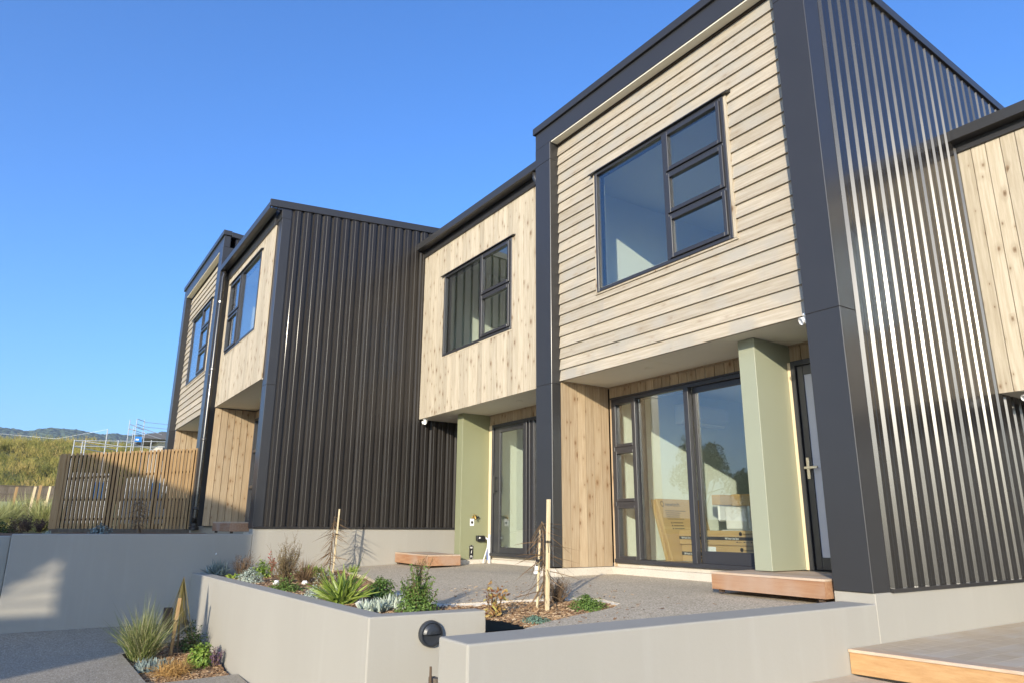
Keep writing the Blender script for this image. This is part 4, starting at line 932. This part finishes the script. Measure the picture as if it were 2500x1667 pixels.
p = plant('grass_tuft', 'tiny green tuft at the edge of the terrace behind the strappy plant', -10.93, 4.36, 19, z=tz(4.36)); p.tuft(70, 0.20, 0.010, (20, 85), 0.3, 0.08); p.done('leaf_strap')
p = plant('copper_sprout', 'young shrub with copper red and yellow leaves past the end of the planter wall', **at(-5.45, 3.51), seed=20); p.shrub(9, 0.38, 0.18, 22, 0.052, 0.022, 0.15, (58, 90), 0.004, bare=.1); p.done('leaf_copper')
p = plant('twiggy_shrub', 'rust brown tangle of fine twigs right of the pale stakes', **at(-5.69, 4.37), seed=21); p.shrub(90, 0.27, 0.14, 8, 0.012, 0.006, 0.5, (30, 90), 0.003, twigs=5); p.done('leaf_brown')
p = plant('green_mound', 'tight bright green cushion at the tip of the bed on the terrace', **at(-5.25, 4.37), seed=22); p.mound(2200, 0.185, 0.12, 0.022, 0.012, .4); p.done('leaf_green')
p = plant('mat_plant', 'flat blue green mat in the bark near the end of the planter', **at(-5.02, 3.62), seed=23); p.mound(900, 0.13, 0.05, 0.024, 0.012, .5); p.done('leaf_teal')

def sapling(label, x, y, z, h, seed, nl=70, L=0.34):
    p = PL('sapling', label, 'young tree', (x, y, z), seed, 'bare drooping saplings'); r = p.r
    top = p.b+Vector((r.uniform(-.03, .03), r.uniform(-.03, .03), h)); pts = [p.b.lerp(top, t/6)+Vector((r.uniform(-.008, .008), r.uniform(-.008, .008), 0)) for t in range(7)]
    p.stem.tube(pts, [0.009, .008, .008, .007, .006, .005, .003], 6)
    for i in range(nl):
        t = 0.12+0.88*r.random()**0.8; c = p.b.lerp(top, t); a = r.uniform(0, 6.28); e = R(r.uniform(-62, 5)); d = Vector((math.cos(a)*math.cos(e), math.sin(a)*math.cos(e), math.sin(e)))
        p.blade(c, d, L*r.uniform(.5, 1.1), 0.009, 0.12, 3)
    return p.done('leaf_brown', 'twig')
sapling('brown drooping sapling tied to a short white stake in front of the ribbed wall', -11.42, 4.17, bz(-11.4, 4.17), 0.90, 40, 90, .38)
sapling('brown drooping sapling tied between two pale stakes on the terrace bed', -5.53, 4.10, bz(-5.53, 4.10), 0.78, 41, 80, .36)
sapling('dark drooping sapling in front of the slatted screen', -13.2, 1.55, -0.14, 0.56, 42, 90, .26)
def stake(label, x, y, z0, z1, w=0.026, lean=(0, 0), mat='stake_wood'):
    t = thing('timber_stake', label, 'stake', (x, y, z0), 'timber stakes'); m = MB()
    m.prism([(x-w/2, y-w/2), (x+w/2, y-w/2), (x+w/2, y+w/2), (x-w/2, y+w/2)], z0, z1, 'Z')
    for i in range(4, 8): q = m.v[i]; m.v[i] = (q[0]+lean[0], q[1]+lean[1], q[2])
    m.build('post', mat, t, 0.002)
    m = MB(); zt = z0+(z1-z0)*0.62; f = 0.62; cx, cy = x+lean[0]*f, y+lean[1]*f
    for dz in (0, 0.012): m.tube([(cx-.02, cy-.02, zt+dz), (cx+.02, cy-.02, zt+dz), (cx+.02, cy+.02, zt+dz), (cx-.02, cy+.02, zt+dz), (cx-.02, cy-.02, zt+dz)], .004, 5)
    m.tube([(cx+.02, cy-.02, zt), (cx+.06, cy-.05, zt+.02), (cx+.075, cy-.05, zt-.09)], .003, 5)
    m.build('tie', 'black_plastic', t); return t
stake('white topped stake beside the brown sapling in front of the ribbed wall', -11.40, 4.22, bz(-11.4, 4.2)-.05, 0.265, 0.021, (0.06, 0.02))
stake('tallest pale stake in the terrace bed', -5.44, 4.06, bz(-5.5, 4.1)-.05, 0.255, 0.030, (0.02, 0.01))
stake('thin shorter stake left of the tallest pale one in the terrace bed', -5.60, 4.06, bz(-5.5, 4.1)-.05, -0.02, 0.017, (0.03, 0.02))

# lower bed beside the long planter wall
def low(kind, label, x, y, seed): return plant(kind, label, x, y, seed, z=lz(x, y))
p = low('grass_tuft', 'tall fine grass tuft in the shaded bed below the retaining wall', -10.15, 1.42, 50); p.tuft(900, 0.84, 0.006, (50, 89), 0.30, 0.12, 0.5, 5); p.tuft(90, 1.0, 0.004, (55, 89), 0.18, 0.08, .3, 5); p.done('leaf_grass')
p = PL('netted_plant', 'slim drooping plant like a folded net, tied to a leaning stake by the planter wall', 'plant', (-10.35, 1.85, lz(-10.35, 1.85)), 51, 'plants in the beds')
apex = p.b+Vector((-.13, 0, 0.92)); p.stem.tube([p.b, p.b.lerp(apex, .5), apex], [.012, .009, .004], 6)
for i in range(120):
    a = p.r.uniform(0, 6.28); q = p.r.uniform(.06, .25)*p.r.uniform(.6, 1); st_ = p.b.lerp(apex, p.r.choice((1.0, 1.0, .97, .9, .8, .65)))
    en = p.b+Vector((math.cos(a)*q-.05, math.sin(a)*q, p.r.uniform(0.02, .22))); d = en-st_; p.blade(st_, d, d.length, 0.005, -0.02, 5)
p.done('leaf_net')
stake('leaning pale stake with a black tie against the netted plant', -10.28, 1.76, lz(-10.3, 1.8)-.05, -0.90, 0.036, (0.10, 0.02), 'slat_wood')
p = low('shrub', 'dark leafy bush behind the leaning stake at the planter wall', -10.45, 2.02, 52); p.mound(800, 0.22, 0.34, 0.045, 0.022); p.done('leaf_dark')
p = low('silver_plant', 'silver felt-leaved clump in the shade in front of the tall grass', -9.72, 1.47, 53); p.tuft(260, 0.16, 0.026, (20, 88), 0.1, 0.20); p.done('leaf_bluegrey')
p = low('tan_grass', 'golden tan curly grass tuft in the lower bed', -9.42, 1.66, 54); p.tuft(620, 0.40, 0.005, (20, 85), 0.75, 0.14, .5, 5); p.done('leaf_tan')
p = low('green_shrub', 'bright green rounded bush at the foot of the long planter wall', -9.68, 2.0, 55); p.mound(760, 0.17, 0.25, 0.055, 0.03, .4); p.done('leaf_bright')
p = low('purple_plant', 'small purple grey spiky plant against the long planter wall', -9.55, 2.14, 56); p.shrub(16, 0.24, 0.10, 26, 0.03, 0.010, 0.15, (60, 90)); p.done('leaf_purple')
m = MB(); m.box(-11.55, -11.45, 1.82, 1.93, lz(-11, 2.1)-.1, -1.14); tag(m.build('timber_block', 'dark_timber', None, 0.006), 'short dark timber post behind the netted plant', 'post')
t = thing('timber_stake', 'weathered stake with a dry twig at the bottom edge in front of the planter', 'stake', (-4.55, 2.43, -2.0), 'timber stakes')
m = MB(); m.box(-4.555, -4.455, 2.40, 2.45, -2.2, -0.975); m.build('post', 'old_fence_wood', t, 0.004)
m = MB(); m.tube([(-4.44, 2.38, -1.6), (-4.46, 2.37, -1.2), (-4.485, 2.38, -0.90)], [.015, .013, .008], 6); m.tube([(-4.46, 2.37, -1.2), (-4.39, 2.40, -1.06), (-4.33, 2.42, -1.12)], [.005, .004, .002], 5); m.build('twig', 'twig', t)
def stones(lst):
    for k, (lab, x, y, r) in enumerate(lst):
        r2 = random.Random(60+k); m = MB(); n, q = 12, 7; rings = []
        for j in range(1, q):
            e = math.pi*j/q-math.pi/2; rings.append([m.P((x+r*math.cos(e)*math.cos(6.283*i/n)*r2.uniform(.8, 1.15), y+r*.8*math.cos(e)*math.sin(6.283*i/n)*r2.uniform(.8, 1.15), bz(x, y)+r*.25+r*.7*math.sin(e)*r2.uniform(.85, 1.1))) for i in range(n)])
        for a, b in zip(rings[:-1], rings[1:]):
            for i in range(n): m.F([a[i], a[(i+1) % n], b[(i+1) % n], b[i]], .5)
        m.F(rings[-1], .5); m.F(rings[0][::-1], .5)
        tag(m.build('white_stone', 'stone'), lab, 'stone', 'white stones in the planter')
stones([('white stone in front of the largest airy bush', -9.97, 2.92, 0.06), ('white stone at the foot of the brown grass tuft', -9.8, 3.25, 0.05), ('white stone between the strappy plant and the front silver clump', -6.92, 2.86, 0.05)])

# strip above the retaining wall and the bank to its left
def up(x, y): return -0.15
tag(grid('upper_ground', -16.1, -12.19, -9.0, 3.0, 30, 40, lambda x, y: -0.165+0.012*math.sin(x*6)*math.sin(y*5), 'mulch'), kind='structure')
def uplant(kind, label, x, y, seed, z=-0.15, group='plants above the retaining wall'): return plant(kind, label, x, y, seed, z=z, group=group)
p = uplant('low_shrub', 'low grey green bush on the wall top in front of the screen', -12.9, 1.0, 70); p.mound(420, 0.18, 0.14, 0.045, 0.02); p.done('leaf_bluegrey')
p = uplant('low_shrub', 'tiny tuft on the wall top left of the grey green bush', -12.8, 0.30, 71); p.tuft(40, .09, .008, (20, 80), .2, .05); p.done('leaf_silver')
# ---------------------------------------------------------------- ground and planting beyond the screen, far fence, hillside and hills
def hz(x, y):
    if x > -17: return -0.20
    if x > -64: t = (-17-x)/47; return -0.20+1.75*t**1.15
    t = min(1, (-64-x)/40); t2 = t*t*(3-2*t)*0.55+t*0.45
    return 1.55+7.3*t2+0.35*math.sin(x*.35+y*.2)*math.sin(y*.31)+max(0, (y-2))*0.012*t
grid('hillside', -106, -12.6, -40, 90, 90, 110, hz, ['hillside_soil'])
tag(grid('hilltop', -330, -105.9, -60, 160, 12, 12, lambda x, y: hz(-105.9, y) - 0.006*(-105.9-x), 'hillside_soil'), kind='structure')
lawn = grid('lawn', -63, -22, -14, 8, 40, 20, lambda x, y: hz(x, y)+0.02, 'lawn')
# each bank plant
for k, (lab, x, y, n, L, mat) in enumerate((('pale green grass tuft nearest the left edge of the photo', -17.5, -0.62, 560, 1.0, 'leaf_lawn'), ('second pale green grass tuft from the left edge, beyond the retaining wall', -18.5, -0.30, 520, 1.0, 'leaf_lawn'),
        ('tall pale grass tuft behind the leaning stake on the bank', -19.5, 0.05, 560, 1.15, 'leaf_lawn'), ('pale grass tuft touching the left end of the slatted screen', -18.0, 0.33, 560, 1.05, 'leaf_lawn'), ('small far grass tuft in front of the old fence', -24.0, -0.25, 300, .9, 'leaf_lawn'))):
    p = uplant('grass_tuft', lab, x, y, 80+k, z=hz(x, y)); p.tuft(n, L, 0.011, (45, 89), 0.3, 0.12); p.done(mat)
p = uplant('purple_plant', 'dark maroon bush at the base of the leaning stake on the bank', -16.6, 0.02, 90); p.shrub(40, .36, .24, 20, .04, .015, .3, (35, 90), .004); p.done('leaf_maroon')
p = uplant('purple_plant', 'dark maroon bush close to the left end of the slatted screen', -16.4, 0.26, 91); p.shrub(30, .28, .20, 20, .04, .015, .3, (35, 90), .004); p.done('leaf_maroon')
p = uplant('low_shrub', 'dark green low bush with white flowers at the left edge above the wall', -15.2, -0.42, 92); p.mound(700, .30, .22, .05, .022); p.done('leaf_dark')
for q in range(7):
    m = MB(); m.lathe((-15.15+rng.uniform(-.2, .2), -.42+rng.uniform(-.25, .2), -0.15+rng.uniform(.15, .27)), (1, .2, .3), [(.001, 0), (.022, .006), (.026, .012)], 7); m.build('flower', 'white_plastic', p.t)
p = uplant('low_shrub', 'rusty small bush between the white-flowered bush and the purple one', -15.6, -0.15, 93); p.mound(480, .22, .2, .05, .02); p.done('leaf_brown')
sapling('dark drooping sapling tied to the leaning stake on the bank', -19.0, -0.02, hz(-19, 0), .62, 43, 60, .3)
sapling('dark drooping sapling tied to the stake nearest the slatted screen', -19.6, 0.33, hz(-19.6, 0), .70, 44, 60, .3)
stake('leaning pale stake on the bank beyond the retaining wall', -18.6, 0.02, -0.2, 0.78, 0.05, (0.0, 0.06))
stake('pale stake on the bank nearest the slatted screen', -19.2, 0.30, -0.15, 0.82, 0.045, (0.0, 0.06))
stake('short stake leaning beside the one nearest the slatted screen', -19.3, 0.25, -0.15, 0.50, 0.03, (0.0, 0.05))
stake('thick round-topped post farther left before the old fence', -26.5, -0.40, 0.0, 1.09, 0.075, (0.0, 0.05), 'slat_wood')
stake('thick post before the old fence, right of the farther left one', -26.5, 0.20, 0.0, 1.16, 0.075, (0.0, 0.05), 'slat_wood')
# old paling fence
of = thing('paling_fence', 'weathered brown paling fence at the foot of the scrubby slope', 'fence', (-66, 0, 1.5), None)
m = MB()
def ftopz(y): return 2.80+0.06*max(0, y-0.5)+ (0.03*(-1.9-y) if y < -1.9 else 0)
yy = -14.0
while yy < 9: m.box(-66.03, -66.0, yy, yy+.14, 1.30, ftopz(yy)-0.05+rng.uniform(-.012, .012)); yy += .145
m.build('palings', 'old_fence_wood', of)
m = MB(); 
for y0_ in np.arange(-14, 9, 1.15): m.prism([(y0_, ftopz(y0_)-.05), (y0_+1.15, ftopz(y0_+1.15)-.05), (y0_+1.15, ftopz(y0_+1.15)), (y0_, ftopz(y0_))], -66.1, -65.93, 'X')
m.build('cap_rail', 'old_fence_wood', of)
m = MB()
for zc in (1.55, 2.15): m.box(-65.999, -65.95, -14, 9, zc, zc+.09)
m.build('rail', 'old_fence_wood', of)
# scrub on the slope: one mass of bushes
r2 = random.Random(99); mb = MB(); k = 0
while k < 1000:
    x = -67.5-r2.random()**1.1*40; y = r2.uniform(-12, 18); z = hz(x, y); k += 1
    h = r2.uniform(.6, 1.5); w_ = r2.uniform(.7, 1.5); base = r2.random()**1.3*0.75
    for _ in range(150):
        a = r2.uniform(0, 6.28); e = R(r2.uniform(0, 88)); d = Vector((math.cos(a)*math.cos(e), math.sin(a)*math.cos(e), math.sin(e)))
        q = r2.uniform(.55, 1.0)*(1+.25*math.sin(3*a+k)); c = Vector((x, y, z))+Vector((d.x*w_*q, d.y*w_*q, d.z*h*q)); dd = (d+Vector((r2.uniform(-.5, .5), r2.uniform(-.5, .5), r2.uniform(0, .8)))).normalized()
        sd = dd.orthogonal().normalized()*r2.uniform(.012, .03); L = r2.uniform(.15, .38)
        mb.quad(c-sd, c+sd, c+dd*L+sd*.3, c+dd*L-sd*.3, min(1, base+r2.random()*.3))
tag(mb.build('scrub', 'leaf_scrub'), 'yellow green scrub covering the whole slope behind the old fence', 'scrub', None, 'stuff')
# forested hills
from mathutils import noise as mn
RID = [(-400, 150), (-60, 165), (-41, 164.5), (-20, 162), (3, 168), (15, 171), (26, 170), (47, 170.5), (77, 167), (96, 165), (112, 168), (136, 166.5), (182, 172), (194, 178), (211, 178), (500, 160)]
def ridge(y):
    for (a, za), (b, zb) in zip(RID[:-1], RID[1:]):
        if a <= y <= b: t = (y-a)/(b-a); t = t*t*(3-2*t); return za+(zb-za)*t
    return 150
def hillz(x, y):
    t = min(1.0, max(0.0, (-1000-x)/500)); sp = 0.5+0.5*math.sin(y*0.045+1.3+x*.004); base = ridge(y)*(t**0.75)*(1-0.22*sp*(1-t)*1.6*min(1, t*3))
    nz = mn.noise(Vector((x*.02, y*.02, 0)))*14*(1-t) + mn.noise(Vector((x*.16, y*.16, 3)))*2.2+mn.noise(Vector((x*.4, y*.4, 5)))*1.0
    return base-4+nz
grid('hills', -1560, -1000, -330, 460, 140, 330, lambda x, y: hillz(x, y) if x > -1505 else hillz(-1505, y)-(-1505-x)*.6, 'forest')
r2 = random.Random(12); mb = MB()
# scaffold and guard rail on the slope, house roof beyond
gr = thing('guard_rail', 'galvanised scaffold guard rail along the slope above the slatted screen', 'railing', (-45, 3.5, 3.6))
m = MB()
for (y0_, z0_, y1_, z1_) in ((1.58, 4.40, 6.3, 4.66), (1.56, 4.09, 6.3, 4.35)): m.tube([(-45, y0_, z0_), (-45, y1_, z1_)], .020, 6)
m.tube([(-45, 1.6, 4.38), (-47.5, 3.8, 4.22)], .022, 6); m.tube([(-45, 1.6, 4.08), (-47.5, 3.8, 3.95)], .022, 6); m.tube([(-45, 2.1, 4.38), (-44.8, 4.0, 4.2)], .018, 6)
m.build('rail', 'galvanised', gr)
for yy, zt_ in ((1.60, 4.43), (1.99, 4.38), (2.12, 4.46), (3.09, 5.13), (3.69, 4.57), (5.35, 4.68)): MB().tube([(-45.0, yy, hz(-45, yy)), (-45.0, yy-.01, zt_)], .028, 6).build('post', 'galvanised', gr)
sf = thing('scaffold', 'small scaffold tower with a blue board rising beyond the slatted screen', 'scaffold', (-45.5, 4.5, 3.0))
for yy, xx, zt_ in ((4.11, -45, 5.76), (4.46, -45, 5.82), (4.88, -45.3, 5.86), (5.1, -46.5, 5.3), (4.5, -46.5, 5.6)): MB().tube([(xx, yy, hz(xx, yy)), (xx, yy, zt_)], .021, 6).build('standard', 'galvanised', sf)
m = MB()
for zc in (4.25, 4.55, 4.95, 5.2): m.tube([(-45, 4.08, zc), (-45, 4.5, zc)], .02, 6)
for zc in (4.3, 4.75, 5.0, 5.3, 5.5, 5.78): m.tube([(-45, 4.46, zc+.05), (-45.3, 4.88, zc-.03)], .02, 6)
for zc in (4.2, 4.95, 5.2): m.tube([(-45, 4.1, zc+.3), (-45.6, 5.9, zc-.1)], .02, 6)
m.tube([(-45.3, 4.9, 5.72), (-46, 6.4, 5.76)], .014, 5); m.tube([(-45.3, 4.9, 5.45), (-46, 6.4, 5.49)], .014, 5)
m.build('ledger', 'galvanised', sf)
m = MB(); m.box(-44.97, -44.94, 4.48, 4.83, 4.53, 4.83); bs = m.build('sign_board', 'blue_sign', sf); m = MB(); m.box(-44.939, -44.935, 4.52, 4.68, 4.62, 4.70); m.build('sign_mark', 'white_ink', bs)
fh = thing('far_house', 'low house with a flat dark roof just left of the farthest townhouse', 'house', (-60, 8.5, 3.0))
MB().box(-62, -58, 7.4, 12, 2.0, 6.05).build('wall', 'far_wall', fh); m = MB(); m.prism([(6.2, 6.05), (12.5, 6.05), (12.5, 6.45), (9, 6.75), (6.4, 6.4)], -63, -57, 'X'); m.build('roof', 'far_roof', fh); MB().box(-57.99, -57.95, 7.7, 7.95, 4.6, 5.6).build('window', 'dark_frame', fh)
m = MB(); m.tube([(-90, -9, 9.2), (-60, 1.0, 5.9), (-45, 3.09, 5.12)], .008, 4); tag(m.build('cable', 'white_plastic'), 'thin pale overhead cable running left from the tall guard rail post', 'cable')

# ---------------------------------------------------------------- the house and trees behind the viewer (they shade the left of the scene and show in the glass)
nh = thing('neighbour_house', 'dark flat-roofed house across the path, behind the viewer', 'house', (-5, -14, -2))
m = MB(); m.box(-5.0, -3.4, -14, -11.0, -2.3, 5.30); m.box(-7.2, -5.0, -11.8, -11.0, -2.3, 5.30); m.build('wall', 'neighbour_wall', nh)  # plan kept shallow so its shade stops short of the bank
m = MB(); m.prism([(-3.4, -2.3), (0, -2.3), (0, 3.0), (-2.03, 2.88), (-3.4, 2.32)], -11.20, -11.0, 'Y'); m.box(-2.03, 0.0, -11.20, -11.0, 2.9, 5.30); m.prism([(-3.4, 2.5), (-2.9, 2.66), (-2.03, 3.73), (-2.03, 5.30), (-3.4, 5.30)], -11.20, -11.0, 'Y')  # unseen screen, opening shaped to throw the lit patch on the retaining wall
for q in range(3): m.prism([(-3.0, 2.60+q*.06), (-2.0, 3.02+q*.22), (-2.0, 3.06+q*.22), (-3.0, 2.63+q*.06)], -11.12, -11.08, 'Y')  # slats added to stripe that patch of sun
m.build('sun_patch_screen', 'neighbour_wall', nh)
m = MB(); m.box(-5.0, -3.2, -14.1, -10.9, 5.30, 5.42); m.box(-7.3, -5.0, -11.85, -10.9, 5.30, 5.42); m.build('roof', 'dark_sheet', nh)
for k, xx in enumerate((-6.6, -4.9)): MB().box(xx, xx+1.2, -10.99, -10.95, 2.4, 3.9).build('window', 'dark_frame', nh)
def tree(label, x, y, z, h, cr, seed, n=9000, base=0.35, size=.22):
    p = PL('tree', label, 'tree', (x, y, z), seed, 'trees behind the viewer'); r = p.r
    cl = []
    p.stem.tube([p.b, p.b+Vector((.1, .1, h*.35)), p.b+Vector((0, .2, h*.75))], [h*.03, h*.022, h*.008], 8)
    for i in range(26):
        d = p.dirv(-30, 90); q = r.uniform(.35, 1)*cr; c = p.b+Vector((d.x*q, d.y*q, h*(.5+base*.5)+d.z*q*.9*(h*(1-base)/2/cr))); cl.append((c, r.uniform(.22, .42)*cr)); p.stem.tube([p.b+Vector((0, .1, h*r.uniform(.3, .6))), c], [h*.008, h*.002], 5)
    for i in range(n):
        c, q = r.choice(cl); d = p.dirv(-60, 90); p.lf(c+d*q*r.random()**.4, p.dirv(-30, 90), size*r.uniform(.6, 1.2), size*.5)
    p.leaf.build('crown', 'tree_leaf', p.t); p.stem.build('trunk', 'bark', p.t); return p.t
tree('broad dark tree behind the viewer seen in the sliding door glass', -38.3, -30.5, -1.5, 8.4, 2.7, 201)
tree('second dark tree behind the viewer seen low in the door glass', -33.9, -30.2, -1.5, 5.7, 2.0, 202, 6000)

hm = bpy.data.materials.new('haze'); hm.use_nodes = True; ht = hm.node_tree
for n_ in list(ht.nodes):
    if n_.type != 'OUTPUT_MATERIAL': ht.nodes.remove(n_)
vo = ht.nodes.new('ShaderNodeVolumePrincipled'); vo.inputs['Color'].default_value = (0.90, 0.93, 1.0, 1); vo.inputs['Density'].default_value = 0.00026; vo.inputs['Anisotropy'].default_value = 0.3
ht.links.new(vo.outputs[0], [n_ for n_ in ht.nodes if n_.type == 'OUTPUT_MATERIAL'][0].inputs['Volume']); M['haze'] = hm
hb = MB().box(-1720, 1720, -1720, 1720, -3.5, 215).build('haze', 'haze'); tag(hb, 'thin blue air in front of the far hills', 'haze', None, 'stuff')
